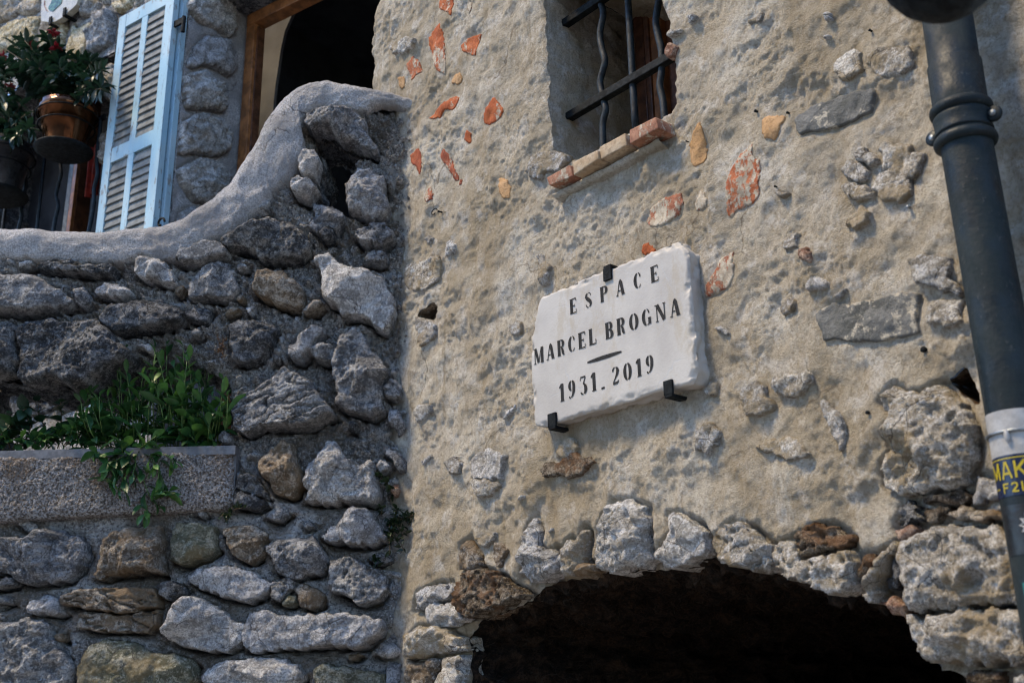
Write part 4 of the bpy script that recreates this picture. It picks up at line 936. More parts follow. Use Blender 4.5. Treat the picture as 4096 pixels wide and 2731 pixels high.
rs = [
 ('Q4', 'y', .035, 'rough', [(0, 390), (200, 290), (400, 230), (540, 220), (545, 300), (500, 420), (480, 600), (300, 640), (100, 700), (-200, 790), (-200, 460)]),
 ('Q4', 'c', .035, 'rough', [(-200, 80), (0, 30), (120, 0), (290, -60), (300, 100), (200, 240), (60, 300), (-200, 380)]),
 ('Q4', 'c', .040, 'rough', [(240, 180), (310, 80), (400, 0), (540, -60), (540, 130), (450, 200), (330, 220)]),
 ('Q4', 'y', .035, 'smooth', [(530, 520), (600, 440), (760, 300), (930, 280), (925, 400), (880, 520), (840, 640), (850, 720), (780, 800), (640, 820), (540, 640)]),
 ('Q4', 'y', .035, 'smooth', [(960, 390), (1000, 330), (1060, 390), (1150, 340), (1250, 290), (1240, 420), (1190, 600), (1150, 780), (1050, 830), (920, 820), (940, 650), (960, 500)]),
 ('Q4', 'w', .070, 'rough', [(1290, 350), (1300, 200), (1380, 150), (1560, 170), (1570, 260), (1540, 450), (1510, 600), (1450, 640), (1350, 680), (1250, 740), (1190, 700), (1230, 560), (1250, 420)]),
 ('Q4', 'c', .035, 'rough', [(1060, 150), (1080, 40), (1150, -40), (1350, -60), (1370, 80), (1330, 180), (1220, 220), (1120, 260)]),
 ('Q4', 'c', .035, 'rough', [(1380, 60), (1420, -60), (1500, -60), (1490, 80), (1420, 90)]),
 ('Q4', 'y', .035, 'rough', [(1520, 80), (1640, 30), (1700, -60), (1800, -60), (1790, 90), (1700, 160), (1620, 200), (1560, 130)]),
 ('Q4', 'c', .035, 'rough', [(1820, 100), (1830, -60), (1950, -80), (1930, 40)]),
 ('S', 'c', .03, 'rough', [(405, 560), (440, 520), (470, 540), (460, 640), (400, 660)]),
 ('S', 'c', .03, 'rough', [(420, 300), (450, 250), (470, 330), (455, 420), (425, 400)]),
 ('S', 'd', .03, 'rough', [(-100, 1560), (20, 1480), (140, 1490), (230, 1540), (220, 1640), (60, 1690), (-100, 1720)]),
 ('S', 'g', .03, 'rough', [(180, 1560), (250, 1510), (300, 1540), (295, 1640), (230, 1650)]),
]
rp = [S3.pix(T(f, *p)) for f, m, h, st, p in rs]
dd = np.full(U.shape, -1.0)
for poly in rp:
    bb0 = poly.min(0) - .05; bb1 = poly.max(0) + .05
    mk = (U > bb0[0]) & (U < bb1[0]) & (V > bb0[1]) & (V < bb1[1])
    if mk.any(): dd[mk] = np.maximum(dd[mk], sdp(U[mk], V[mk], poly)[0])
Wr = .016 * fbm(U * 12, V * 12, 4, 401, .6) - .02 * sstep(-.01, .01, dd)
P, q = hf(S3, U, V, Wr, ~any4(d_w > RES3 * .5))
obj('wall_mortar', P, q, M['mortar'], rear)
for poly, (f, m, h, st, p) in zip(rp, rs):
    seed += 1; stone(S3, poly, h, st, M[m], rear, seed, res=.011, name='stone', sink=.06, amp=.010, off=-.006)
pc = np.concatenate([lw_poly, lw_poly[:1]])
# wall over the doorway and the inner leaf beside it
zh = S3.pix(T('Z2', (300, 100)), -dJ)[0, 1]
zl2 = zh + .006
obj('lintel', boxv(S3, uJ + .01, .0, zl2, 6.4, -dJ - .05, -.06), BOXF, M['d'], rear, smooth=False)
# doorway jamb
U, V = np.meshgrid(np.arange(-.005, dJ + .03, .009), np.arange(2.0, 6.4, .010))
js = [
 ('k', .062, 'rough', [(1150, 20), (1190, -60), (1400, -60), (1440, 60), (1445, 190), (1400, 230), (1300, 160), (1220, 130), (1160, 60)]),
 ('k', .062, 'smooth', [(1140, 400), (1180, 300), (1270, 220), (1400, 270), (1445, 330), (1450, 420), (1400, 470), (1330, 430), (1250, 400), (1180, 420)]),
 ('k', .070, 'rough', [(1130, 640), (1130, 460), (1250, 430), (1330, 480), (1390, 540), (1370, 640), (1380, 690), (1250, 670), (1150, 670)]),
 ('k', .070, 'rough', [(1095, 940), (1100, 760), (1220, 690), (1360, 740), (1420, 820), (1400, 930), (1330, 960), (1200, 940)]),
 ('k', .070, 'rough', [(1085, 1040), (1220, 965), (1340, 1000), (1410, 1080), (1390, 1160), (1280, 1260), (1180, 1230), (1110, 1130)]),
 ('k', .062, 'rough', [(1080, 1380), (1110, 1300), (1170, 1265), (1230, 1290), (1290, 1350), (1200, 1460), (1080, 1480)]),
]
jp = [SJ.pix(T('Z1', *p)) for m, h, st, p in js]
dd = np.full(U.shape, -1.0)
for poly in jp: dd = np.maximum(dd, sdp(U, V, poly)[0])
Wj = .012 * fbm(U * 14, V * 14, 4, 411, .6) - .025 * np.exp(-np.maximum(-dd, 0) / .015)
P, q = hf(SJ, U, V, Wj, np.ones((U.shape[0] - 1, U.shape[1] - 1), bool)); obj('jamb', P, q, M['jamb'], rear)
for poly, (m, h, st, p) in zip(jp, js):
    seed += 1; stone(SJ, poly, h, st, M[m], rear, seed, res=.008, name='jamb_stone', sink=.05, amp=.008, off=-.010)
# doorway: frame, room behind
def s3box(px0, px1, w, w0, z0, z1):
    a = S3.pix(T('Z2', px0), w)[0, 0]; b = S3.pix(T('Z2', px1), w)[0, 0]
    return boxv(S3, a, b, z0, z1, w0, w)
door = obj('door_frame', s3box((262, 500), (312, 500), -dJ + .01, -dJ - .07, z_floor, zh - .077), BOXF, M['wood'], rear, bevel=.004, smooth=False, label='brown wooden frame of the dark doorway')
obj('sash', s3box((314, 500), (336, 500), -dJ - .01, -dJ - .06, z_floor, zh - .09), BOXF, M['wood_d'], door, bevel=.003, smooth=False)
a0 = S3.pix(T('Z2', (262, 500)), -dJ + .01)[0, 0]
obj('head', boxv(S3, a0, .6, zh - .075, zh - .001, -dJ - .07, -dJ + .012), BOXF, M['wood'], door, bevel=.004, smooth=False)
# room behind the doorway: back, side, ceiling, and a pale inner pier with a rounded edge
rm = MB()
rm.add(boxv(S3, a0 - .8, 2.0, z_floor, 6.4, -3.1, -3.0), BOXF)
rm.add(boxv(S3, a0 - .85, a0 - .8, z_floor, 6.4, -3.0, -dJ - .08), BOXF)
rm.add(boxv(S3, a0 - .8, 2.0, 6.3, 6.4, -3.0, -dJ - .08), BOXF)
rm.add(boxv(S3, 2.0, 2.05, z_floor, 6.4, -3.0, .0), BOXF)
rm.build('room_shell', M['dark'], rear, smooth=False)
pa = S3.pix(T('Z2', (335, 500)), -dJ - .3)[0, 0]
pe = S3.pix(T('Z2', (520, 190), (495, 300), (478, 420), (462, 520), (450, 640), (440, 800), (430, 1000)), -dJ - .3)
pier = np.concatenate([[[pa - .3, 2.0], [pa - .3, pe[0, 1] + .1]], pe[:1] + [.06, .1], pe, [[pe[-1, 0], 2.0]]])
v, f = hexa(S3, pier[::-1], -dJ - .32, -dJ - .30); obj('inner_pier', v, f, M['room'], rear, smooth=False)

# ---- louvred shutter, folded back against the wall
W_S = .085
sl_l = S3.pix(T('Z1', (740, 110), (657, 770), (575, 1425)), W_S); sl_r = S3.pix(T('Z1', (1035, 300), (990, 800), (945, 1300)), W_S)
u0 = sl_l[:, 0].mean(); u1 = sl_r[:, 0].mean(); ztop = S3.pix(T('Z1', (740, 105)), W_S)[0, 1]
zm1 = S3.pix(T('Z1', (672, 915)), W_S)[0, 1]; zm0 = S3.pix(T('Z1', (668, 1000)), W_S)[0, 1]
zb = S3.pix(T('S', (300, 1640)), W_S)[0, 1]
ww_ = u1 - u0; th = .036
shut = obj('shutter', boxv(S3, u0, u0 + .13 * ww_, zb, ztop, W_S - th, W_S), BOXF, M['shutter'], rear, bevel=.003, smooth=False, label='pale blue louvred wooden shutter folded open against the wall')
obj('stile', boxv(S3, u1 - .15 * ww_, u1, zb, ztop, W_S - th, W_S), BOXF, M['shutter'], shut, bevel=.003, smooth=False)
ul, ur = u0 + .13 * ww_, u1 - .15 * ww_; um = ul + (ur - ul) * .5
top_r = .085; zmid2 = zm0 - (ztop - top_r - zm1)
rails = [(ztop - top_r, ztop), (zm0, zm1), (zmid2 - .09, zmid2), (zb, zb + .10)]
for a, b in rails: obj('rail', boxv(S3, ul, ur, a, b, W_S - th + .003, W_S - .002), BOXF, M['shutter'], shut, bevel=.002, smooth=False)
for a, b in ((rails[1][1], rails[0][0]), (rails[2][1], rails[1][0]), (rails[3][1], rails[2][0])):
    if b - a < .05: continue
    obj('mullion', boxv(S3, um - .028, um + .022, a, b, W_S - th + .003, W_S - .003), BOXF, M['shutter'], shut, bevel=.002, smooth=False)
sp_ = (rails[0][0] - rails[1][1]) / 16.3; slat_me = None
for (a, b) in ((rails[1][1], rails[0][0]), (rails[2][1], rails[1][0]), (rails[3][1], rails[2][0])):
    k = 0
    while a + .018 + k * sp_ < b - .01:
        zc = a + .018 + k * sp_; k += 1
        for c0, c1 in ((ul, um - .029), (um + .023, ur)):
            pr = [(-.021, sp_ * .80), (-.016, sp_ * .82), (-.003, -sp_ * .36), (-.008, -sp_ * .42)]
            v = np.array([S3.pt(u, zc + dz, W_S + w) for u in (c0 + .001, c1 - .001) for w, dz in pr])
            obj('slat', v, [(0, 1, 2, 3), (7, 6, 5, 4), (0, 4, 5, 1), (1, 5, 6, 2), (2, 6, 7, 3), (3, 7, 4, 0)], M['slat'], shut, smooth=False)
obj('rear_leaf', boxv(S3, u0 + .02, u1 + .022, zb + .01, ztop - .01, .005, .040), BOXF, M['shutter'], shut, bevel=.003, smooth=False)
zi = S3.pix(T('Z1', (1150, 90)), W_S)[0, 1]
hb = MB(); hb.add(boxv(S3, u1 - .03, u1 + .085, zi - .018, zi + .018, .06, .072), BOXF); v, f = tubev([S3.pt(u1 + .075, zi - .075, .066), S3.pt(u1 + .075, zi + .02, .066)], .011, 10); hb.add(v, f)
hb.build('strap_hinge', M['iron'], shut, smooth=False)
zi = S3.pix(T('Z1', (1080, 1370)), W_S)[0, 1]
hb = MB(); hb.add(boxv(S3, u1 - .03, u1 + .075, zi - .018, zi + .018, .06, .072), BOXF)
th_ = np.linspace(0, 5, 24); v, f = tubev([S3.pt(u1 + .05 + .03 * math.cos(t) * (1 - t / 8), zi + .045 + .03 * math.sin(t) * (1 - t / 8), .075) for t in th_], .006, 6); hb.add(v, f)
hb.build('shutter_hook', M['iron'], shut, smooth=False)
zi = S3.pix(T('Z1', (715, 230)), W_S)[0, 1]
v, f = tubev([S3.pt(u0 - .018, zi - .10, W_S - .02), S3.pt(u0 - .018, zi + .08, W_S - .02)], .012, 10); obj('pin_hinge', v, f, M['iron'], shut)

# ---- left window: recess, frame, grille
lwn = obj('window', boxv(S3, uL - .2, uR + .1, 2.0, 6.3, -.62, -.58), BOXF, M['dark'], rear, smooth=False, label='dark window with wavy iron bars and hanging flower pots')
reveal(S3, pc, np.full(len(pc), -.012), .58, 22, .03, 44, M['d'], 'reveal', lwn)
for x0, x1, w, m in ((940, 1000, -.30, 'paint_g'), (1000, 1050, -.28, 'wood'), (1055, 1100, -.30, 'wood_d'), (1130, 1180, -.34, 'wood_d')):
    a = S3.pix(T('Q3', (x0, 1000)), w)[0, 0]; b = S3.pix(T('Q3', (x1, 1000)), w)[0, 0]
    obj('frame', boxv(S3, a, b, z_sill - .1, 5.6, w - .06, w), BOXF, M[m], lwn, bevel=.004, smooth=False)
cw = S3.pix(T('Q3', (1285, 1000), (1290, 330), (1370, 330), (1370, 900), (1300, 1000)), -.26)
gx = np.linspace(cw[:, 0].min(), cw[:, 0].max(), 24); gz = np.linspace(cw[:, 1].min(), cw[:, 1].max(), 12)
A, B = np.meshgrid(gx, gz); P = S3.pt(A.ravel(), B.ravel(), (-.27 + .02 * np.sin(A * 120 + B * 3)).ravel()); obj('red_curtain', P, grid_quads(12, 24).reshape(-1, 4), M['curtain'], lwn)
WG = .03
for pts, r in (([(480, -200), (470, 40), (430, 200), (400, 360), (385, 520), (360, 700), (370, 850), (330, 1050), (300, 1200), (310, 1300), (265, 1480), (240, 1640)], .011),
               ([(690, -200), (675, 60), (650, 350), (620, 600), (590, 900), (550, 1240), (525, 1500), (510, 1640)], .010),
               ([(905, -100), (890, 300), (860, 540), (870, 700), (830, 850), (800, 1000), (830, 1150), (790, 1330), (765, 1500), (755, 1640)], .011),
               ([(1440, -100), (1420, 100), (1380, 500), (1390, 700), (1345, 900), (1340, 1100), (1310, 1300), (1270, 1500), (1250, 1640)], .011),
               ([(250, -200), (200, 300), (120, 900), (60, 1300), (20, 1640)], .010)):
    q = S3.pix(T('Q3', *pts), WG); p = smooth_path(S3.pt(q[:, 0], q[:, 1], WG), 50); v, f = tubev(p, r, 8); obj('bar', v, f, M['bar'], lwn)
ra = S3.pix(T('Q3', (380, 400), (760, 270)), WG); zr = ra[:, 1].mean()
obj('cross_bar', boxv(S3, uL - .1, uR, zr - .016, zr + .016, WG - .006, WG + .006), BOXF, M['iron'], lwn, smooth=False)

# ---- ceramic house tile above the window
ti = S3.pix(T('Q4', (552, 285), (556, 40), (600, -260), (1100, -480), (1060, -60), (1035, 55), (890, 190), (760, 285), (690, 305)), .075)
tile = thing('ceramic_tile', S3.pt(ti[:, 0].mean(), ti[:, 1].min(), .05), 'ivory glazed ceramic tile with green motif clipped to yellow stone wall', 'sign')
v, f = hexa(S3, roughen(ti, .02, .003, 2), .035, .075); obj('tile_body', v, f, M['glaze_w'], tile, smooth=False, bevel=0)
for pts, m in (([(640, 120), (700, 20), (720, -60), (840, -90), (830, 40), (760, 110), (700, 165)], 'glaze_g'), ([(640, 165), (600, 120), (592, 60), (600, 0), (606, 0), (600, 60), (610, 115), (650, 160)], 'glaze_b')):
    v, f = hexa(S3, roughen(S3.pix(T('Q4', *pts), .077), .012, .004, 4), .076, .0785); obj('motif', v, f, M[m], tile, smooth=False)
for x, y in ((680, 300), (870, 180)):
    c = S3.pix(T('Q4', (x, y)), .08)[0]; mb = MB(); mb.add(boxv(S3, c[0] - .012, c[0] + .012, c[1] - .01, c[1] + .035, .079, .087), BOXF); mb.add(boxv(S3, c[0] - .012, c[0] + .012, c[1] - .02, c[1] - .01, .0, .087), BOXF); mb.build('clip', M['iron'], tile, smooth=False)

# ================================================================== 4. LEAVES AND PLANTS
def leaf_mesh(name, L, Wd, curl, cup, kind=0, nl=7):
    xs = np.linspace(0, 1, nl); v = []; f = []
    for i, t in enumerate(xs):
        if kind == 0: w = Wd * (math.sin(math.pi * min(1, t ** 1.25 * .97 + .02))) ** .9 * (1 if t < .98 else .05)     # spatulate
        elif kind == 1: w = Wd * (math.sin(math.pi * min(1, t ** .75 * .99 + .005))) ** .8                              # ovate
        else: w = Wd * (math.sin(math.pi * t)) ** .7
        w = max(w, .0012)
        for s in (-1, 0, 1):
            v.append((L * t * math.cos(curl * t * .5), s * w * .5, -L * t * math.sin(curl * t * .5) + abs(s) * cup * w))
    for i in range(nl - 1):
        for s in range(2): f.append((i * 3 + s, (i + 1) * 3 + s, (i + 1) * 3 + s + 1, i * 3 + s + 1))
    me = bpy.data.meshes.new(name); me.from_pydata(v, [], f); me.update()
    me.polygons.foreach_set('use_smooth', np.ones(len(me.polygons), bool)); return me
LEAF = [leaf_mesh('leaf', .088, .036, .5, .22), leaf_mesh('leaf', .075, .034, .9, .25), leaf_mesh('leaf', .100, .034, .3, .2), leaf_mesh('leaf', .055, .026, .6, .3)]
BROAD = [leaf_mesh('leaf', .085, .060, .5, .12, 1), leaf_mesh('leaf', .070, .055, .8, .15, 1)]
for me in LEAF: me.materials.append(M['leaf'])
for me in BROAD: me.materials.append(M['leaf_dark'])
def frame_m(pos, d, roll, sc):
    d = Vector(d).normalized(); z = Vector((0, 0, 1)); y = z.cross(d)
    if y.length < .05: y = Vector((1, 0, 0))
    y.normalize(); zz = d.cross(y)
    m = Matrix((d, y, zz)).transposed().to_4x4()
    return Matrix.Translation(pos) @ m @ Matrix.Rotation(roll, 4, 'X') @ Matrix.Scale(sc, 4)
def leaf_obj(me, pos, d, roll, sc, parent):
    o = bpy.data.objects.new('leaf', me); col.objects.link(o); o.parent = parent
    o.matrix_parent_inverse = Matrix.Translation(-Vector(parent['_w'])); o.matrix_world = Matrix() ; o.matrix_basis = frame_m(pos, d, roll, sc)
    return o
def shoot(path, plant, meshes, n, spread=.9, sc=1.0, r=.0026, stem='stem', tipup=True, start=.12):
    P = smooth_path(path, 18); v, f = tubev(P, np.linspace(r, r * .5, 18), 5)
    st = obj('stem', v, f, M[stem], plant)
    a0 = rng.uniform(0, 6.28)
    for i in range(n):
        t = start + (1 - start) * (i / max(1, n - 1)) ** .9
        x = t * 17; j = min(int(x), 16); pos = P[j] + (P[j + 1] - P[j]) * (x - j)
        tg = P[j + 1] - P[j]; tg = tg / (np.linalg.norm(tg) + 1e-9)
        a = a0 + i * 2.4; e1 = np.cross(tg, [.3, .9, .2]); e1 /= np.linalg.norm(e1); e2 = np.cross(tg, e1)
        out = math.cos(a) * e1 + math.sin(a) * e2
        k = spread * (1.15 - .75 * t) if tipup else spread
        d = tg * .75 + out * k
        leaf_obj(rng.choice(meshes), Vector(pos), d, rng.uniform(-.9, .9), 1.12 * sc * (1.05 - .45 * t ** 3) * rng.uniform(.75, 1.15), st)
    return st

# ---- planter set in the lower opening
pf = S2.pix(T('S', (-110, 1808), (925, 1784), (930, 1880), (930, 1995), (905, 2032), (700, 2046), (400, 2058), (0, 2085), (-110, 2090)), .06)
planter = thing('planter', S2.pt(pf[:, 0].mean(), pf[:, 1].min(), -.05), 'long pebble-rough grey planter trough set into the rubble wall', 'planter')
U, V = np.meshgrid(np.arange(pf[:, 0].min() - .01, pf[:, 0].max() + .01, .0052), np.arange(pf[:, 1].min() - .01, pf[:, 1].max() + .01, .0052))
s, nx, ny = sdp(U, V, roughen(pf, .012, .003, 12)); out = s <= 0
f1, f2, cid = voro(U * 110, V * 110, 9)
hh = .055 - .02 * (1 - np.clip(s / .035, 0, 1)) ** 2 + .011 * np.clip(.55 - f1, -.1, 1) * sstep(.012, .04, s + .02 * fbm(U * 9, V * 9, 3, 5)) + .006 * fbm(U * 30, V * 30, 4, 6, .6) + .010 * fbm(U * 5, V * 5, 2, 6)
Wf = np.where(out, -.04, hh); insd = ~out; keep = any4(insd); U = np.where(out, nx, U); V = np.where(out, ny, V)
P, q = hf(S2, U, V, Wf, keep); obj('rough_front', P, q, M['pebble'], planter)
zt = pf[1, 1]; zl = pf[0, 1]; ul_, ur_ = pf[:, 0].min(), pf[:, 0].max()
mb = MB()
def slop(u0, u1, w0, w1, h, dz):
    za = zl + (zt - zl) * 0; v = []
    for u in (u0, u1):
        z = zl + (zt - zl) * (u - ul_) / (ur_ - ul_)
        for zz in (z + dz - h, z + dz):
            for w in (w0, w1): v.append(S2.pt(u, zz, w))
    return np.array(v)
mb.add(slop(ul_, ur_ - .003, .030, .056, .034, .004), BOXF); mb.add(slop(ul_, ur_, -.26, -.24, .2, .004), BOXF); mb.add(slop(ur_ - .025, ur_ - .004, -.24, .03, .2, .003), BOXF)
mb.build('trough_rim', M['zinc'], planter, smooth=False)
obj('soil', slop(ul_, ur_ - .02, -.24, .035, .15, -.015), BOXF, M['soil'], planter, smooth=False)
def p2(z, pts, ws):
    q = [S2.pix(T(z, p), w)[0] for p, w in zip(pts, ws)]
    return np.array([S2.pt(a[0], a[1], w) for a, w in zip(q, ws)])
bush = [thing('leafy_plant', p2('S', [(500, 1780)], [-.08])[0], 'dense bright green bushy plant with long narrow leaves in the left part of the planter', 'plant', None),
        thing('leafy_plant', p2('S', [(480, 1790)], [.03])[0], 'leafy green shoots hanging down over the front of the planter', 'plant', None),
        thing('leafy_plant', p2('S', [(790, 1775)], [-.08])[0], 'darker upright leafy clump at the right end of the planter', 'plant', None)]
tips_l = [(145, 165), (210, 380), (335, 400), (340, 720), (-20, 420), (60, 560), (140, 600), (-60, 640), (20, 760), (90, 860), (240, 560), (300, 620), (-110, 720), (-150, 600), (180, 720), (430, 180), (400, 330)]
tips_r = [(525, 150), (650, 165), (830, 240), (640, 400), (800, 370), (960, 430), (540, 560), (720, 540), (880, 560), (1000, 560), (760, 700), (860, 740), (640, 700), (930, 690), (460, 330), (580, 330), (720, 300), (900, 780), (700, 820)]
for (tips, pl, bx) in ((tips_l, bush[0], (300, 980)), (tips_r, bush[2], (760, 960))):
    tips = tips + [(x + rng.uniform(-60, 60), y + rng.uniform(60, 200)) for x, y in tips if y < 720] + [(x + rng.uniform(-50, 50), y + rng.uniform(30, 330)) for x, y in tips if y < 560]
    for i, (x, y) in enumerate(tips):
        w = rng.uniform(-.10, .07); b = (bx[0] + (x - bx[0]) * .72 + rng.uniform(-40, 40), 960 + rng.uniform(-10, 20))
        m_ = ((x + b[0]) / 2 + rng.uniform(-30, 30), (y + b[1]) / 2)
        n_ = max(5, min(8, int((b[1] - y) / 62)))
        shoot(p2('R7', [b, m_, (x, y)], [-.08, w - .02, w]), pl, LEAF, n_, sc=rng.uniform(.8, 1.05))
for pts in ([(300, 960), (250, 1010), (190, 1120), (175, 1240), (165, 1300)], [(360, 980), (330, 1060), (340, 1200), (390, 1340), (440, 1365), (480, 1330)], [(470, 960), (465, 1080), (455, 1250)],
            [(120, 980), (60, 1040), (70, 1120)], [(230, 1000), (180, 1000), (170, 920)], [(330, 1000), (320, 960), (440, 870)], [(400, 1330), (370, 1420), (345, 1500)], [(250, 980), (280, 1080), (250, 1180)], [(150, 960), (120, 1060), (140, 1160)], [(350, 960), (400, 1030), (430, 1120)], [(300, 960), (220, 1000), (100, 1080)], [(20, 970), (-10, 1000), (-30, 1010)], [(420, 960), (520, 1020), (590, 1080)], [(330, 1150), (420, 1280), (590, 1310)], [(200, 1120), (60, 1210), (60, 1230)]):
    w = np.linspace(.03, .095, len(pts)); w[0] = .0
    shoot(p2('R7', pts, w), bush[1], LEAF, max(6, int(2.5 * len(pts))), sc=.95, spread=1.0)
# lower leaves at the left: mid-green shoots and broad dark leaves
vine2 = thing('leafy_plant', p2('S', [(300, 1790)], [-.08])[0], 'low tangle of mid-green leaves in the planter in front of the blue shutter', 'plant')
vine = thing('trailing_vine', p2('S', [(120, 1800)], [-.08])[0], 'broad dark round-leaved trailing plant at the left end of the planter', 'plant')
for pts in ([(300, 1330), (250, 1200), (180, 1100), (40, 1040)], [(760, 1200), (700, 1000), (640, 900), (600, 800), (610, 600)], [(960, 1050), (960, 800), (950, 620)], [(330, 1340), (420, 1180), (480, 1000), (440, 880), (320, 780)], [(600, 1280), (720, 1180), (900, 1080), (1150, 1040)],
            [(-60, 1330), (20, 1150), (60, 1000)], [(160, 1340), (120, 1200), (150, 1050), (200, 960)], [(500, 1340), (560, 1250), (420, 1200), (380, 1220)], [(760, 1340), (900, 1200), (1040, 1120), (1160, 1000)], [(200, 860), (330, 770), (420, 720)]):
    shoot(p2('R6', pts, np.linspace(-.06, rng.uniform(-.08, .04), len(pts))), vine, BROAD, 7, sc=rng.uniform(.65, .95), r=.003, stem='twig', spread=1.1, tipup=False, start=.25)
for pts in ([(1200, 1300), (1260, 900), (1340, 640), (1420, 480)], [(1560, 1380), (1500, 1050), (1430, 850)], [(1300, 1350), (1210, 1150), (1140, 1060)], [(900, 1340), (1000, 1150), (1180, 1000)], [(1700, 1300), (1560, 800), (1540, 620)], [(1440, 1030), (1300, 1060), (1150, 1060)], [(1380, 1400), (1240, 1250), (1180, 900)],
            [(700, 1350), (800, 1250), (900, 1130)], [(1000, 1350), (960, 1200), (900, 1050)], [(1150, 1350), (1100, 1200), (1130, 1050)], [(400, 1360), (480, 1250), (600, 1150)], [(200, 1360), (260, 1250), (380, 1170)], [(560, 1360), (640, 1250), (760, 1200)], [(40, 1370), (100, 1260), (60, 1150)], [(1250, 1380), (1330, 1180), (1480, 1000)], [(1500, 1380), (1560, 1150), (1700, 1000)], [(1650, 1380), (1700, 1200), (1800, 1050)], [(1400, 1380), (1420, 1150), (1300, 950)]):
    shoot(p2('R6', pts, np.linspace(-.07, rng.uniform(-.05, .05), len(pts))), vine2, LEAF, 9, sc=rng.uniform(.6, .85), r=.0024)

# ---- weeds in the corner
def weed(name, label, cen, sprays, sc, cat='plant', group=None):
    t = thing(name, cen, label, cat, group)
    mbs = MB(); lv = MB()
    for a, b, n in sprays:
        P = smooth_path([a, (a + b) / 2 + np.array([0, -.01, .01]), b], 10); v, f = tubev(P, .0016, 4); mbs.add(v, f)
        for i in range(n):
            pos = P[min(9, int(i / n * 10))] + nrg.normal(0, .004, 3); d = nrg.normal(0, 1, 3) + np.array([-.2, -.6, .2]); d /= np.linalg.norm(d)
            m = np.array(frame_m(Vector(pos), d, rng.uniform(-1, 1), sc * rng.uniform(.6, 1.3)))
            lm = WEED; lv.add((np.c_[lm[0], np.ones(len(lm[0]))] @ m.T)[:, :3], lm[1])
    mbs.build('stems', M['twig'], t); o = lv.build('foliage', M['weed'], t, kind='stuff'); return t
lm_ = leaf_mesh('tmp', .024, .013, .4, .2, 1, 5)
WEED = (np.array([v.co[:] for v in lm_.vertices]), [list(p.vertices) for p in lm_.polygons])
cc = p2('R8', [(500, 700)], [.03])[0]; sp = []
for pts in [((480, 700), (1180, 660)), ((480, 720), (1050, 820)), ((450, 700), (640, 950)), ((440, 760), (560, 1100)), ((430, 800), (650, 1180)), ((420, 700), (440, 1020)), ((520, 640), (560, 560)), ((300, 620), (280, 500)), ((480, 720), (900, 700)), ((460, 750), (700, 900)), ((470, 720), (820, 640)), ((480, 300), (440, 250)), ((300, 60), (250, 20)), ((400, 150), (360, 120)), ((420, 900), (430, 1250)), ((210, 1400), (200, 1340)), ((500, 700), (760, 780))]:
    sp.append((p2('R8', [pts[0]], [.02])[0], p2('R8', [pts[1]], [.05])[0], 16))
weed('corner_weed', 'dull green weed growing from the corner between rubble wall and render', cc, sp, 1.0)
sp = [(p2('Z6', [(190, 450)], [.02])[0], p2('Z6', [(x, y)], [.06])[0], 10) for x, y in ((140, 450), (240, 380), (285, 390), (220, 430), (180, 470))]
weed('small_weed', 'tiny pale weed under the right end of the planter', p2('Z6', [(200, 455)], [.03])[0], sp, .8)
sp = [(p2('Z4', [(130, 790)], [.02])[0], p2('Z4', [(x, y)], [.05])[0], 14) for x, y in ((110, 690), (170, 710), (140, 740), (170, 780), (110, 800), (150, 830))]
dw = weed('dry_weed', 'brown dried tuft on the rubble wall above the planter', p2('Z4', [(140, 800)], [.03])[0], sp, .45)
for c in dw.children: c.data.materials.clear(); c.data.materials.append(M['b'])

# ---- flower pots in the left window
def pot(cx, cy, rim_px, bot, h_px, w, mat, label, dark):
    q = S3.pix(T('S', (cx, cy)), w)[0]; c = S3.pt(q[0], q[1], w); dist_ = np.linalg.norm(c - EYE); k = dist_ / F
    R, r, h = rim_px * k, bot * k, h_px * k * 1.02
    base = c - np.array([0, 0, h])
    t = thing('flower_pot', base, label, 'flower pot', 'pots hanging on the window grille')
    v, f = lathe(base, [(0, 0), (r, 0), (r * 1.02, .01), (R * .93, h * .8), (R, h * .8), (R, h), (R * .94, h), (R * .92, h * .9), (0, h * .9)], 36)
    b = obj('pot_body', v, f, mat, t)
    tray = [(0, -.012), (R * .80, -.012), (R * .98, .004), (R * 1.0, .012), (R * .95, .010), (0, -.004)]
    v, f = lathe(base, tray, 32); obj('tray', v, f, M['iron'], t)
    for zz, rr in ((h * .80, R * 1.05), (h * .55, R * .95)):
        a = np.linspace(0, 2 * math.pi, 36); v, f = tubev([base + np.array([rr * math.cos(x), rr * math.sin(x), zz]) for x in a], .0045, 6); obj('holder_ring', v, f, M['iron'], t)
    return base, R, h
pb, pR, pH = pot(275, 436, 103, 62, 172, .16, M['copper'], 'shiny copper-brown flower pot in an iron ring holder', False)
pb2, pR2, pH2 = pot(10, 590, 110, 70, 190, .20, M['blackpot'], 'black flower pot at the left edge in front of the dark window', True)
lm_ = leaf_mesh('tmp', .075, .030, .5, .25, 2, 5); LV = (np.array([v.co[:] for v in lm_.vertices]), [list(p.vertices) for p in lm_.polygons])
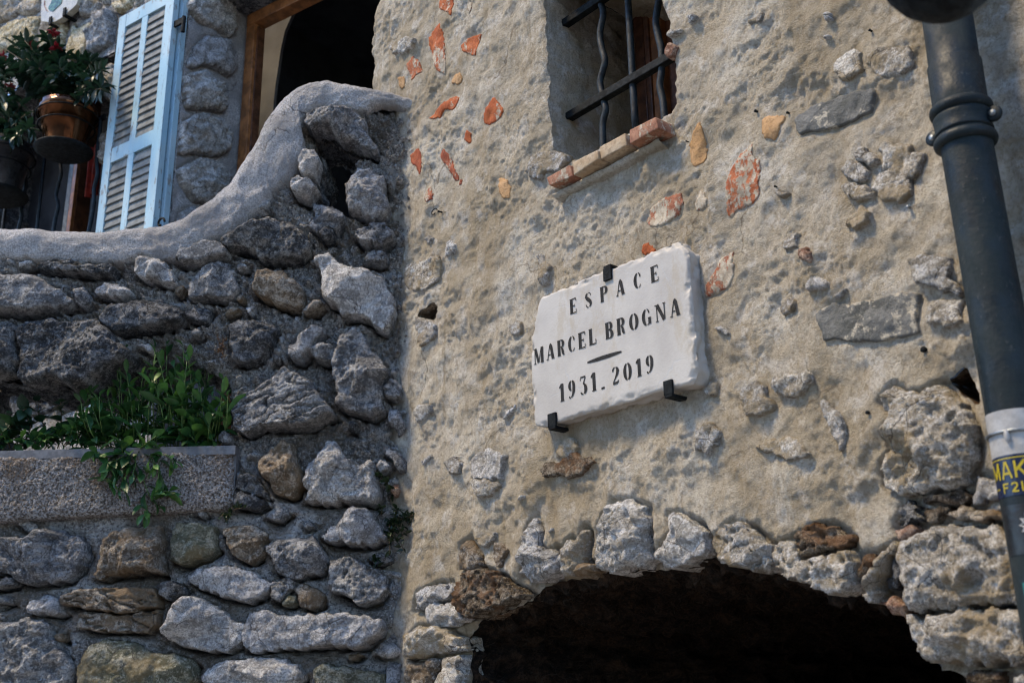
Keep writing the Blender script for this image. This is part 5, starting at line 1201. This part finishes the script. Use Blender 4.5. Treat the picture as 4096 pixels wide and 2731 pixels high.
def bushy(base, tips, label, n_leaf, flowers, w):
    t = thing('flowering_plant', base, label, 'plant')
    st = MB(); lv = MB(); fl_ = []
    for (x, y) in tips:
        ww = w + rng.uniform(-.12, .16); q = S3.pix(T('Q2', (x, y)), ww)[0]; tip = S3.pt(q[0], q[1], ww)
        P = smooth_path([base, base * .45 + tip * .55 + np.array([0, 0, .05]), tip], 14); v, f = tubev(P, np.linspace(.004, .0015, 14), 5); st.add(v, f)
        for i in range(n_leaf):
            j = rng.uniform(3.5, 13); i0 = int(j); pos = P[i0] + (P[min(13, i0 + 1)] - P[i0]) * (j - i0)
            tg = P[min(13, i0 + 1)] - P[max(0, i0 - 1)]; tg /= np.linalg.norm(tg) + 1e-9
            d = nrg.normal(0, 1, 3); d -= tg * d.dot(tg); d = d / np.linalg.norm(d) + tg * .5 + np.array([0, 0, -.1])
            m = np.array(frame_m(Vector(pos), d, rng.uniform(-.6, .6), rng.uniform(.7, 1.25)))
            lv.add((np.c_[LV[0], np.ones(len(LV[0]))] @ m.T)[:, :3], LV[1])
    st.build('stems', M['twig'], t); lv.build('foliage', M['leaf_dark'], t, kind='stuff')
    for x, y in flowers:
        q = S3.pix(T('Q2', (x, y)), w)[0]; c = S3.pt(q[0], q[1], w); fm = MB()
        for k in range(26):
            d = nrg.normal(0, 1, 3); d[2] = abs(d[2]) * .5; d /= np.linalg.norm(d)
            m = np.array(frame_m(Vector(c), d, rng.uniform(-1, 1), rng.uniform(.35, .6))); fm.add((np.c_[LV[0], np.ones(len(LV[0]))] @ m.T)[:, :3], LV[1])
        fm.build('flower', M['flower'], t)
bushy(pb + np.array([0, 0, pH * .85]), [(220, 140), (580, 120), (310, 200), (150, 230), (450, 330), (640, 200), (330, 420), (200, 480), (560, 400), (700, 420), (820, 420), (980, 400), (1060, 480), (1150, 470), (1300, 560), (1340, 720), (1200, 640), (1080, 640), (920, 560), (760, 540), (620, 540), (480, 520), (350, 560), (250, 640), (420, 700), (640, 800), (840, 700), (1000, 760), (1280, 800), (150, 560), (100, 430), (520, 620), (60, 300), (700, 660), (900, 640), (1180, 780), (300, 760)],
      'bushy dark green plant with small red flowers spilling over the copper pot', 36, [(670, 100), (415, 260), (705, 295), (255, 585), (125, 780), (1205, 530)], .16)
bushy(pb2 + np.array([0, 0, pH2 * .85]), [(-60, 350), (20, 480), (60, 620), (-40, 700), (100, 800), (180, 900), (260, 1000), (320, 1120), (200, 1080), (60, 960), (-30, 860), (380, 1300), (300, 1240), (120, 1160), (180, 1300), (0, 1100), (60, 1250), (260, 1390)],
      'dark leafy plant in the black pot at the left picture edge', 24, [(30, 400)], .20)
# ================================================================== 5. MARBLE PLAQUE
WPQ = .060
pq_px = T('Y2', (285, 495), (245, 600), (213, 780), (213, 1000), (225, 1250), (238, 1395), (290, 1405), (420, 1370), (560, 1320), (760, 1265), (930, 1215), (1060, 1165), (1230, 1130), (1335, 1105), (1362, 1000), (1340, 700), (1322, 480), (1300, 180), (1238, 107), (1090, 168), (960, 222), (800, 290), (640, 345), (480, 420))
pq = S1.pix(pq_px, WPQ)
plaque = thing('marble_plaque', S1.pt(pq[:, 0].mean(), pq[:, 1].min(), .03), 'white marble plaque with black stencilled lettering held by three black clips', 'plaque')
pr = resample(pq, .006)
for _ in range(2): pr = (np.roll(pr, 1, 0) + 2 * pr + np.roll(pr, -1, 0)) / 4
sx = np.arange(len(pr)) * .006
pr = pr + .0028 * np.stack([fbm(sx * 30, sx * 0, 3, 5), fbm(sx * 30, sx * 0 + 7, 3, 6)], 1)
r_ = .0042
U, V = np.meshgrid(np.arange(pr[:, 0].min() - .01, pr[:, 0].max() + .01, r_), np.arange(pr[:, 1].min() - .01, pr[:, 1].max() + .01, r_))
s, nx, ny = sdp(U, V, pr); out = s <= 0
f1, f2, cid = voro(U * 24 + .5 * fbm(U * 9, V * 9, 2, 4), V * 24, 77)
chip = np.clip(1 - np.maximum(s, 0) / (.006 + .022 * cid ** 2), 0, 1)
hh = WPQ - .013 * chip ** 1.2 * (.35 + .9 * sstep(.5, .15, f1)) - .002 * chip * fbm(U * 60, V * 60, 3, 8)
Wf = np.where(out, WPQ - .012 - .008 * fbm(nx * 30, ny * 30, 3, 2) , hh); U = np.where(out, nx, U); V = np.where(out, ny, V)
P, q = hf(S1, U, V, Wf, any4(~out))
slab_o = obj('slab', P, q, M['marble'], plaque)
# hewn sides
n = len(pr); rows = 9
cu, cv = pr.mean(0)
t = np.roll(pr, -1, 0) - np.roll(pr, 1, 0); t /= np.linalg.norm(t, axis=1)[:, None]; nmv = np.stack([t[:, 1], -t[:, 0]], 1)
if ((pr - pr.mean(0)) * nmv).sum() < 0: nmv = -nmv
D = np.linspace(0, .052, rows)[:, None]; S_ = (np.arange(n) * .006)[None, :]
f1, f2, cid = voro(S_ * 30 + 0 * D, D * 45 + 0 * S_, 12)
nz = (.006 * (cid - .5) - .004 * f1) * sstep(0, .01, D) + .004 * fbm(S_ * 20 + 0 * D, D * 30 + 0 * S_, 3, 3) * sstep(0, .01, D)
w0 = WPQ - .012 - .008 * fbm(pr[:, 0] * 30, pr[:, 1] * 30, 3, 2)
Ug = pr[None, :, 0] + nz * nmv[None, :, 0]; Vg = pr[None, :, 1] + nz * nmv[None, :, 1]; Wg = w0[None, :] + .0005 - D
P = S1.pt(Ug.ravel(), Vg.ravel(), Wg.ravel())
i = np.arange(rows - 1)[:, None] * n + np.arange(n)[None, :]; j = np.arange(rows - 1)[:, None] * n + (np.arange(n) + 1)[None, :] % n
fq = np.stack([i, j, j + n, i + n], -1).reshape(-1, 4)
a_ = P[fq[0]]; nf = np.cross(a_[1] - a_[0], a_[2] - a_[1]); 
if nf @ (S1.U * nmv[0, 0] + S1.V * nmv[0, 1]) < 0: fq = fq[:, ::-1].copy()
obj('hewn_edge', P, fq, M['marble'], plaque, smooth=False)
# letters: ribbons (x, y, width) in a unit-high box, in the thick and thin of a stencil roman
def arc(cx, cy, rx, ry, a0, a1, thick, thin, n=12, p=1.3):
    o = []
    for k in range(n + 1):
        a = math.radians(a0 + (a1 - a0) * k / n); o.append((cx + rx * math.cos(a), cy + ry * math.sin(a), thin + (thick - thin) * abs(math.cos(a)) ** p))
    return o
K, H_ = .21, .06
def stem(x, y0=0, y1=1, w=K): return [(x, y0, w), (x, y1, w)]
def hline(x0, x1, y, w=H_): return [(x0, y, w), (x1, y, w)]
def serif(x, y, w=.30): return hline(x - w / 2, x + w / 2, y + (.0225 if y < .5 else -.0225), .045)
G = {
 'E': (.62, [stem(.13), serif(.13, 0), serif(.13, 1), hline(.27, .56, .972), [(.565, .985, .03), (.565, .78, .05)], hline(.27, .42, .5), [(.425, .60, .04), (.425, .40, .04)], hline(.27, .57, .028), [(.575, .015, .03), (.575, .24, .05)]]),
 'S': (.58, [[(.50, .74, .03), (.49, .86, .06), (.42, .95, .05), (.30, .975, .04)], [(.23, .965, .05), (.12, .88, .12), (.09, .76, .17), (.16, .63, .20), (.32, .50, .21), (.45, .37, .20), (.49, .24, .17), (.45, .12, .12), (.36, .035, .05)], [(.28, .025, .04), (.16, .05, .05), (.09, .14, .06), (.07, .26, .03)]]),
 'P': (.60, [stem(.13), serif(.13, 0), serif(.13, 1), [(.27, .975, .05), (.36, .97, .06)] + arc(.36, .74, .17, .225, 85, -85, .19, .05) + [(.27, .51, .05)]]),
 'A': (.70, [[(.06, .0, .05), (.29, .93, .06)], [(.34, 1.0, .10), (.40, .85, .19), (.56, .0, .20)], hline(.17, .36, .30), serif(.06, 0, .2), serif(.57, 0, .28)]),
 'C': (.62, [arc(.34, .5, .24, .465, 100, 260, .20, .05), [(.38, .97, .045), (.46, .92, .06), (.52, .80, .10), (.52, .68, .05)], [(.38, .03, .045), (.47, .08, .05), (.54, .22, .04)]]),
 'M': (.92, [stem(.10, 0, 1, .055), serif(.10, 0, .22), serif(.10, 1, .2), [(.16, 1.0, .17), (.43, .06, .17)], [(.47, .08, .05), (.70, .96, .05)], stem(.78, 0, 1, .18), serif(.78, 0), serif(.80, 1, .24)]),
 'R': (.68, [stem(.13), serif(.13, 0), serif(.13, 1), [(.27, .975, .05), (.34, .97, .06)] + arc(.34, .75, .17, .215, 85, -85, .19, .05) + [(.27, .53, .05)], [(.33, .48, .06), (.43, .40, .14), (.47, .2, .17), (.52, .05, .12), (.62, .03, .04)]]),
 'L': (.60, [stem(.13), serif(.13, 0), serif(.13, 1), hline(.27, .56, .028), [(.565, .01, .03), (.565, .30, .05)]]),
 'B': (.64, [stem(.13), serif(.13, 0), serif(.13, 1), [(.27, .975, .05), (.33, .97, .06)] + arc(.33, .76, .15, .21, 85, -85, .18, .05) + [(.27, .545, .045)], [(.27, .50, .045), (.34, .49, .06)] + arc(.34, .26, .18, .235, 85, -85, .20, .05) + [(.27, .025, .05)]]),
 'O': (.70, [arc(.35, .5, .25, .465, 100, 260, .20, .045), arc(.35, .5, .25, .465, 80, -80, .20, .045)]),
 'G': (.72, [arc(.34, .5, .24, .465, 100, 260, .20, .05), [(.38, .97, .045), (.47, .92, .06), (.53, .80, .09), (.53, .70, .04)], [(.38, .03, .045), (.47, .08, .06), (.50, .12, .06)], stem(.57, .06, .42, .17), hline(.45, .69, .43, .045)]),
 'N': (.80, [stem(.10, 0, .92, .055), serif(.10, 0, .22), serif(.06, 1, .2), [(.15, 1.0, .18), (.63, .03, .18)], stem(.68, .12, 1, .055), serif(.68, 1, .22)]),
 '1': (.40, [stem(.24, 0, 1, .19), serif(.24, 0, .32), [(.15, .93, .07), (.08, .84, .10), (.03, .76, .05)]]),
 '9': (.60, [arc(.29, .70, .17, .265, 100, 260, .17, .045), arc(.29, .70, .17, .265, 80, 0, .17, .045) + [(.46, .58, .18), (.44, .38, .17), (.36, .18, .12), (.24, .05, .05)], [(.20, .03, .05), (.12, .06, .09), (.08, .14, .06)]]),
 '3': (.56, [hline(.08, .48, .965, .07), [(.08, .93, .04), (.06, .80, .04)], [(.46, .93, .06), (.30, .60, .06)], [(.28, .585, .05), (.38, .56, .09)] + arc(.30, .30, .17, .26, 60, -75, .19, .05), [(.28, .03, .05), (.14, .06, .08), (.08, .16, .07)]]),
 '2': (.58, [[(.07, .72, .04), (.09, .84, .11), (.17, .94, .06), (.25, .97, .045)], [(.32, .965, .05), (.43, .88, .14), (.46, .74, .19), (.42, .58, .16), (.28, .38, .08), (.12, .16, .05), (.08, .08, .04)], hline(.07, .42, .06, .12), [(.43, .07, .10), (.50, .20, .04)]]),
 '0': (.62, [arc(.30, .5, .21, .465, 100, 260, .19, .045), arc(.30, .5, .21, .465, 80, -80, .19, .045)]),
 '_': (.34, [hline(.02, .30, .06, .11)]),
}
def ribbon(pts, bold=1.0):
    p = np.array(pts, float); xy = p[:, :2]; t = np.gradient(xy, axis=0) if len(p) > 2 else np.repeat((xy[1:] - xy[:1]), 2, 0)
    t /= np.linalg.norm(t, axis=1)[:, None] + 1e-9; nv = np.stack([-t[:, 1], t[:, 0]], 1) * p[:, 2:3] * bold / 2
    return np.concatenate([xy + nv, xy - nv]), [[i, i + 1, len(p) + i + 1, len(p) + i] for i in range(len(p) - 1)]
WL = WPQ + .0012
def place_line(text, a, b, hpx, hx):
    """text along the baseline from pixel a to pixel b; hpx is a point at cap height above pixel hx"""
    A, B = S1.pix(T('Y2', a, b), WL); hh = S1.pix(T('Y2', hpx, hx), WL); ht = abs(hh[0, 1] - hh[1, 1]) * 1.07
    n = len(text); wd = [G[c][0] if c != ' ' else .55 for c in text]; L = np.linalg.norm(B - A)
    gap = (L - sum(wd) * ht * .98) / max(1, n - 1); d = (B - A) / L; x = 0
    for c, w in zip(text, wd):
        if c != ' ':
            mb = MB()
            for si, st in enumerate(G[c][1]):
                xy, f = ribbon(st, 1.2); uv = A + np.outer(x + xy[:, 0] * ht * .98, d) + np.outer(xy[:, 1] * ht, [-.015, 1.0])
                k = len(uv); top_ = S1.pt(uv[:, 0], uv[:, 1], WL + si * .00012); m = k // 2
                mb.add(top_, [q[::-1] for q in f]); 
            mb.build('letter', M['ink'], plaque, smooth=False)
        x += w * ht * .98 + gap
place_line('ESPACE', (490, 624), (1108, 384), (512, 517), (500, 620))
place_line('MARCEL', (238, 974), (672, 824), (253, 868), (245, 972))
place_line('BROGNA', (738, 798), (1256, 622), (750, 685), (745, 795))
place_line('1931', (415, 1234), (672, 1150), (440, 1108), (440, 1225))
place_line('_', (705, 1146), (756, 1128), (710, 1040), (710, 1146))
place_line('2019', (783, 1115), (1075, 1022), (800, 995), (795, 1112))
A, B = S1.pix(T('Y2', (608, 958), (846, 881)), WL); dd_ = (B - A)
xs = np.linspace(0, 1, 12); th_ = .0065 * np.sin(np.pi * np.clip(xs * .9 + .05, 0, 1)) ** .5; nn = np.array([-dd_[1], dd_[0]]) / np.linalg.norm(dd_)
top_ = np.concatenate([A + np.outer(xs, dd_) + np.outer(th_, nn), A + np.outer(xs, dd_) - np.outer(th_, nn)])
obj('dash', S1.pt(top_[:, 0], top_[:, 1], WL), [[i + 1, i, 12 + i, 12 + i + 1] for i in range(11)], M['ink'], plaque, smooth=False)
for pts, up_s in (([(708, 292), (774, 270), (776, 388), (712, 402)], 1), ([(322, 1302), (380, 1288), (392, 1388), (345, 1425)], -1), ([(1125, 1072), (1197, 1058), (1208, 1182), (1143, 1208)], -1)):
    w = WPQ + .008
    qd = S1.pix(T('Y2', *pts), w); u0c, u1c = qd[:, 0].min() + .004, qd[:, 0].max() - .004; v0c, v1c = qd[:, 1].min() + .008, qd[:, 1].max() - .008
    mb = MB(); mb.add(boxv(S1, u0c, u1c, v0c, v1c, WPQ - .001, w), BOXF)
    if up_s > 0: mb.add(boxv(S1, u0c + .002, u1c - .002, v1c - .002, v1c + .008, -.02, w - .001), BOXF)
    else: mb.add(boxv(S1, u0c + .002, u1c - .002, v0c - .008, v0c + .002, -.02, w - .001), BOXF)
    mb.build('clip', M['iron'], plaque, smooth=False, bevel=.0025)

# ================================================================== 6. DRAINPIPE
WP_ = .105
ax_px = np.array([(3742, -250), (3790, 83), (3858, 540), (3927, 1000), (4040, 1666), (4150, 2216), (4240, 2720)], float)
ax = S1.pix(ax_px, WP_)
fit = np.polyfit(ax[:4, 1], ax[:4, 0], 1); fit2 = np.polyfit(ax[2:, 1], ax[2:, 0], 1)
zc = S1.pix(T('Y5', (540, 800)), WP_)[0, 1]; d_c = np.polyval(fit, zc) - np.polyval(fit2, zc)
def pu(v): return np.polyval(fit, v) if v > zc - .06 else np.polyval(fit2, v) + d_c
k_ = np.linalg.norm(S1.pt(ax[2, 0], ax[2, 1], WP_) - EYE) 
PR = .057
pipe = thing('drainpipe', S1.pt(pu(0.0), 0, WP_), 'dark grey-green round drainpipe with ringed collar and stickers at the right edge', 'drainpipe')
axis = S1.pt(pu(zc + 1.0), 1.0, WP_) - S1.pt(pu(zc), 0.0, WP_); axis /= np.linalg.norm(axis)
def on_axis(v): return S1.pt(pu(v), v, WP_)
X_ = S1.U - axis * (S1.U @ axis); X_ /= np.linalg.norm(X_)
Y_ = np.cross(axis, X_)
def pl_(prof, v, seg=40): return lathe(on_axis(v), prof, seg, axis, X_)
v, f = tubev([on_axis(z) for z in np.linspace(0.02, zc - .061, 12)] + [on_axis(zc - .03)], PR, 40); obj('lower_pipe', v, f, M['pipe'], pipe)
v, f = pl_([(PR + .0015, -.05), (PR + .004, -.03), (PR + .004, .16), (PR + .001, .163), (PR, .164), (PR, 2.4)], zc); obj('upper_pipe', v, f, M['pipe'], pipe)
for dz in (.040, -.040):
    prf = [(PR - .004, -.014), (PR + .006, -.013), (PR + .012, -.007), (PR + .0135, 0), (PR + .012, .007), (PR + .006, .013), (PR - .004, .014)]
    v, f = pl_(prf, zc + dz); obj('ring', v, f, M['pipe'], pipe)
v, f = pl_([(PR - .002, -.022), (PR + .007, -.022), (PR + .008, -.018), (PR + .006, -.010), (PR + .006, .010), (PR + .008, .018), (PR + .007, .022), (PR - .002, .022)], zc)
clampo = obj('clamp', v, f, M['pipe'], pipe)
for sg in (-1, 1):
    c = on_axis(zc) + X_ * sg * (PR + .018)
    sideN = S1.N
    v, f = lathe(c - sideN * .006, [(0, 0), (.017, 0), (.019, .004), (.019, .010), (.016, .013), (0, .013)], 20, sideN); obj('ear', v, f, M['pipe'], clampo)
    v, f = lathe(c + sideN * .007, [(0, .004), (.007, .004), (.008, 0)][::-1], 12, sideN); obj('screw', v, f, M['steel'], clampo)
obj('bracket', boxv(S1, pu(zc) - .012, pu(zc) + .012, zc - .012, zc + .012, -.04, WP_ - PR - .004), BOXF, M['pipe'], pipe, smooth=False)
# direction round the pipe that faces the camera
tc = EYE - on_axis(zc - .4); tc -= axis * (tc @ axis); a_c = math.atan2(tc @ Y_, tc @ X_)
def wrap(uv, rad):
    """uv: arc length to the right of the camera-facing line, height"""
    uv = np.asarray(uv, float); a = a_c + uv[:, 0] / PR
    return np.array([on_axis(h) + (PR + rad) * (math.cos(x) * X_ + math.sin(x) * Y_) for x, h in zip(a, uv[:, 1])])
cam_r = RC[:, 0]
g_ = (math.cos(a_c + .3) * X_ + math.sin(a_c + .3) * Y_) - (math.cos(a_c) * X_ + math.sin(a_c) * Y_)
SG = 1.0 if g_ @ cam_r > 0 else -1.0
def band(a0, a1, z0, z1, rad, mat, name, parent, n=14, poly=None):
    aa = np.linspace(a0, a1, n); uv = np.array([(SG * a * PR, z) for z in (z0, z1) for a in aa])
    return obj(name, wrap(uv, rad), [[i, i + 1, n + i + 1, n + i] for i in range(n - 1)], mat, parent)
def zp(y, x=4000): return S1.pix([(x, y)], WP_ + .03)[0, 1]
st1 = band(-1.45, 1.3, zp(1838), zp(1655), .0010, M['white'], 'sticker', pipe)
v, f = tubev([on_axis(zp(1742)) + (PR + .004) * (math.cos(a) * X_ + math.sin(a) * Y_) for a in np.linspace(0, 2 * math.pi, 40)], .0035, 6); obj('wire_tie', v, f, M['steel'], pipe)
c = wrap([(SG * -.35 * PR, zp(1760))], .006)[0]; v, f = lathe(c, [(0, -.018), (.004, -.012), (.006, 0), (.004, .010), (0, .014)], 8); obj('tie_knot', v, f, M['white'], pipe)
blue = band(-1.5, 1.3, zp(2000), zp(1836), .0012, M['navy'], 'sticker', pipe)
za, zb_ = zp(2000), zp(1836); hz = zb_ - za
band(-1.42, 1.25, za + hz * .905, za + hz * .93, .0018, M['yellow'], 'printed_line', blue)
SANS = {'M': [[(.08, 0, .15), (.08, 1, .15)], [(.12, 1, .16), (.5, .1, .16)], [(.5, .1, .16), (.88, 1, .16)], [(.92, 0, .15), (.92, 1, .15)]],
        'A': [[(.06, 0, .17), (.46, 1, .17)], [(.54, 1, .17), (.94, 0, .17)], [(.2, .3, .14), (.8, .3, .14)]],
        'K': [[(.1, 0, .18), (.1, 1, .18)], [(.2, .45, .18), (.85, 1, .18)], [(.35, .58, .18), (.9, 0, .18)]],
        'F': [[(.1, 0, .2), (.1, 1, .2)], [(.15, .92, .16), (.95, .92, .16)], [(.15, .52, .16), (.8, .52, .16)]],
        '2': [[(.08, .72, .16), (.15, .88, .17), (.45, .94, .15), (.8, .84, .2), (.82, .62, .2), (.5, .35, .2), (.1, .1, .18)], [(.05, .07, .14), (.95, .07, .14)]],
        'I': [[(.1, 0, .2), (.1, 1, .2)]], '-': [[(0, .5, .14), (1, .5, .14)]]}
for ch, a0, a1, f0, f1_ in (('M', -1.40, -.90, .42, .84), ('A', -.82, -.42, .42, .84), ('K', -.33, .12, .42, .84), ('-', -1.32, -1.06, .10, .32), ('F', -.86, -.60, .08, .32), ('2', -.52, -.26, .08, .32), ('I', -.17, .10, .08, .32)):
    mb = MB()
    for si, stt in enumerate(SANS[ch]):
        xy, f = ribbon(stt); uv = np.stack([SG * PR * (a0 + (a1 - a0) * xy[:, 0]), za + hz * (f0 + (f1_ - f0) * xy[:, 1])], 1); mb.add(wrap(uv, .0019 + .0002 * si), f)
    mb.build('letter', M['yellow'], blue, smooth=False)
blk = band(-1.2, 1.2, zp(2235), zp(2035), .0011, M['blacksticker'], 'sticker', pipe)
zc2 = zp(2120); star = []
for k in range(22):
    r__ = .026 if k % 2 else .017; star.append((SG * PR * (-.05) + r__ * math.cos(k * math.pi / 11), zc2 + r__ * math.sin(k * math.pi / 11)))
star = np.array([(SG * PR * -.05, zc2)] + star); obj('starburst', wrap(star, .0018), [[0, 1 + k, 1 + (k + 1) % 22] for k in range(22)], M['white'], blk, smooth=False)
band(-.75, 1.0, zp(2480), zp(2345), .0012, M['teal'], 'sticker', pipe)

# ================================================================== 7. STREET LANTERN over the lane
d0 = ray([(3800, 62)])[0]; d0 /= np.linalg.norm(d0); tipp = EYE + d0 * 2.12
lan = thing('street_lantern', tipp, 'black out-of-focus wall lantern cut off by the top edge above the drainpipe', 'lamp')
v, f = lathe(tipp, [(0, 0), (.012, .001), (.03, .006), (.055, .020), (.080, .041), (.098, .068), (.106, .10), (.106, .112), (.10, .115)], 40); obj('bowl', v, f, M['iron'], lan)
v, f = lathe(tipp, [(.095, .115), (.125, .36), (.0, .361)], 6); obj('lantern_glass', v, f, M['glass'], lan, smooth=False)
for k in range(6):
    a = k * math.pi / 3; e1_ = np.cross([0, 0, 1.0], [0.3, 1, .2])
    x_ = e1_ / np.linalg.norm(e1_); y_ = np.cross([0, 0, 1.0], x_); dr = math.cos(a) * x_ + math.sin(a) * y_
    v, f = tubev([tipp + dr * .098 + [0, 0, .11], tipp + dr * .130 + [0, 0, .365]], .006, 6); obj('lantern_rib', v, f, M['iron'], lan)
v, f = lathe(tipp, [(.15, .36), (.155, .37), (.10, .43), (.04, .47), (.02, .50), (.0, .52)], 24); obj('lantern_cap', v, f, M['iron'], lan)
hit = tipp + np.array([0, 0, .5]); wd = -((hit - S1.O) @ S1.N)
v, f = tubev(smooth_path([hit, hit + [0, 0, .12], hit + S1.N * wd * .5 + np.array([0, 0, .16]), hit + S1.N * wd + np.array([0, 0, .02])], 24), .012, 8); obj('bracket_arm', v, f, M['iron'], lan)

# ================================================================== 8. SMALL FIXINGS on the render
def fix(name, px, label, ln, r, mat, hook=False, z='Y3', down=.3):
    r *= .6; ln *= .55; q = S1.pix(T(z, px), .01)[0]; w0 = float(pl_low(np.array(q[0]), np.array(q[1]))); mb = MB()
    v, f = tubev([S1.pt(q[0], q[1], w0 - .02), S1.pt(q[0], q[1] - .002, w0 + ln)], r, 8); mb.add(v, f)
    v, f = lathe(S1.pt(q[0], q[1] - .002, w0 + ln * .8), [(0, 0), (r * 1.3, 0), (r * 1.3, .003), (0, .004)], 10, S1.N); mb.add(v, f)
    if hook:
        a = np.linspace(0, 5.2, 20); v, f = tubev([S1.pt(q[0] - .022 + .016 * math.cos(x), q[1] + .004 + .012 * math.sin(x), w0 + ln + .004 * x / 5) for x in a], .0022, 5); mb.add(v, f)
    o = mb.build(name, mat); return top(o, label, 'fixing', None)
fix('wire_hook', (248, 1325), 'black curled wire hook left of the window sill, below the red shards', .03, .006, M['iron'], True, 'Y1')
fix('anchor_bolt', (655, 690), 'rusty bolt stub left of the small ochre shard', .022, .006, M['iron'])
fix('anchor_bolt', (855, 700), 'small bolt stub touching the top of the ochre shard', .016, .005, M['iron'])
fix('anchor_bolt', (1375, 185), 'dark nail stub high up near the drainpipe', .022, .005, M['iron'])
fix('anchor_bolt', (1630, 1300), 'pale metal stub beside the drainpipe under the rough white stones', .022, .006, M['steel'])
fix('anchor_bolt', (222, 880), 'thin nail at the left edge of the tall ochre shard', .016, .003, M['iron'])
fix('wire_hook', (782, 1165), 'short black twisted wire above a pale stone, right of the large orange shard', .02, .004, M['iron'])
fix('anchor_bolt', (1385, 770), 'black bolt hole plug below the large grey slab', .012, .010, M['iron'], False, 'Y4')
fix('anchor_bolt', (1058, 1172), 'small round metal plug low on the render near the big pale stone', .012, .006, M['iron'], False, 'Y4')

# ================================================================== 9. GROUND
g = obj('street', [(-60, -60, 0), (60, -60, 0), (60, 60, 0), (-60, 60, 0)], [(0, 1, 2, 3)], M['street'], smooth=False); g['kind'] = 'structure'
# added house-sized block behind the viewer, unseen, that narrows the sky over the walls
oh = thing('unseen_shade_wall', (-4, -2.8, 0), 'added plain wall behind the viewer, unseen, shading the lane', 'building')
v = np.array([(x, y, z) for x in (-13, -.6) for y in (-3.4, -2.8) for z in (0, 9.0)], float); obj('wall', v, BOXF, M['backdrop'], oh, smooth=False)
v = np.array([(x, y, z) for x in (-13.3, -.3) for y in (-3.5, -2.5) for z in (9.0, 9.12)], float); obj('shade_wall_cap', v, BOXF, M['wood_d'], oh, smooth=False)
for o in bpy.data.objects:
    if '_w' in o: del o['_w']
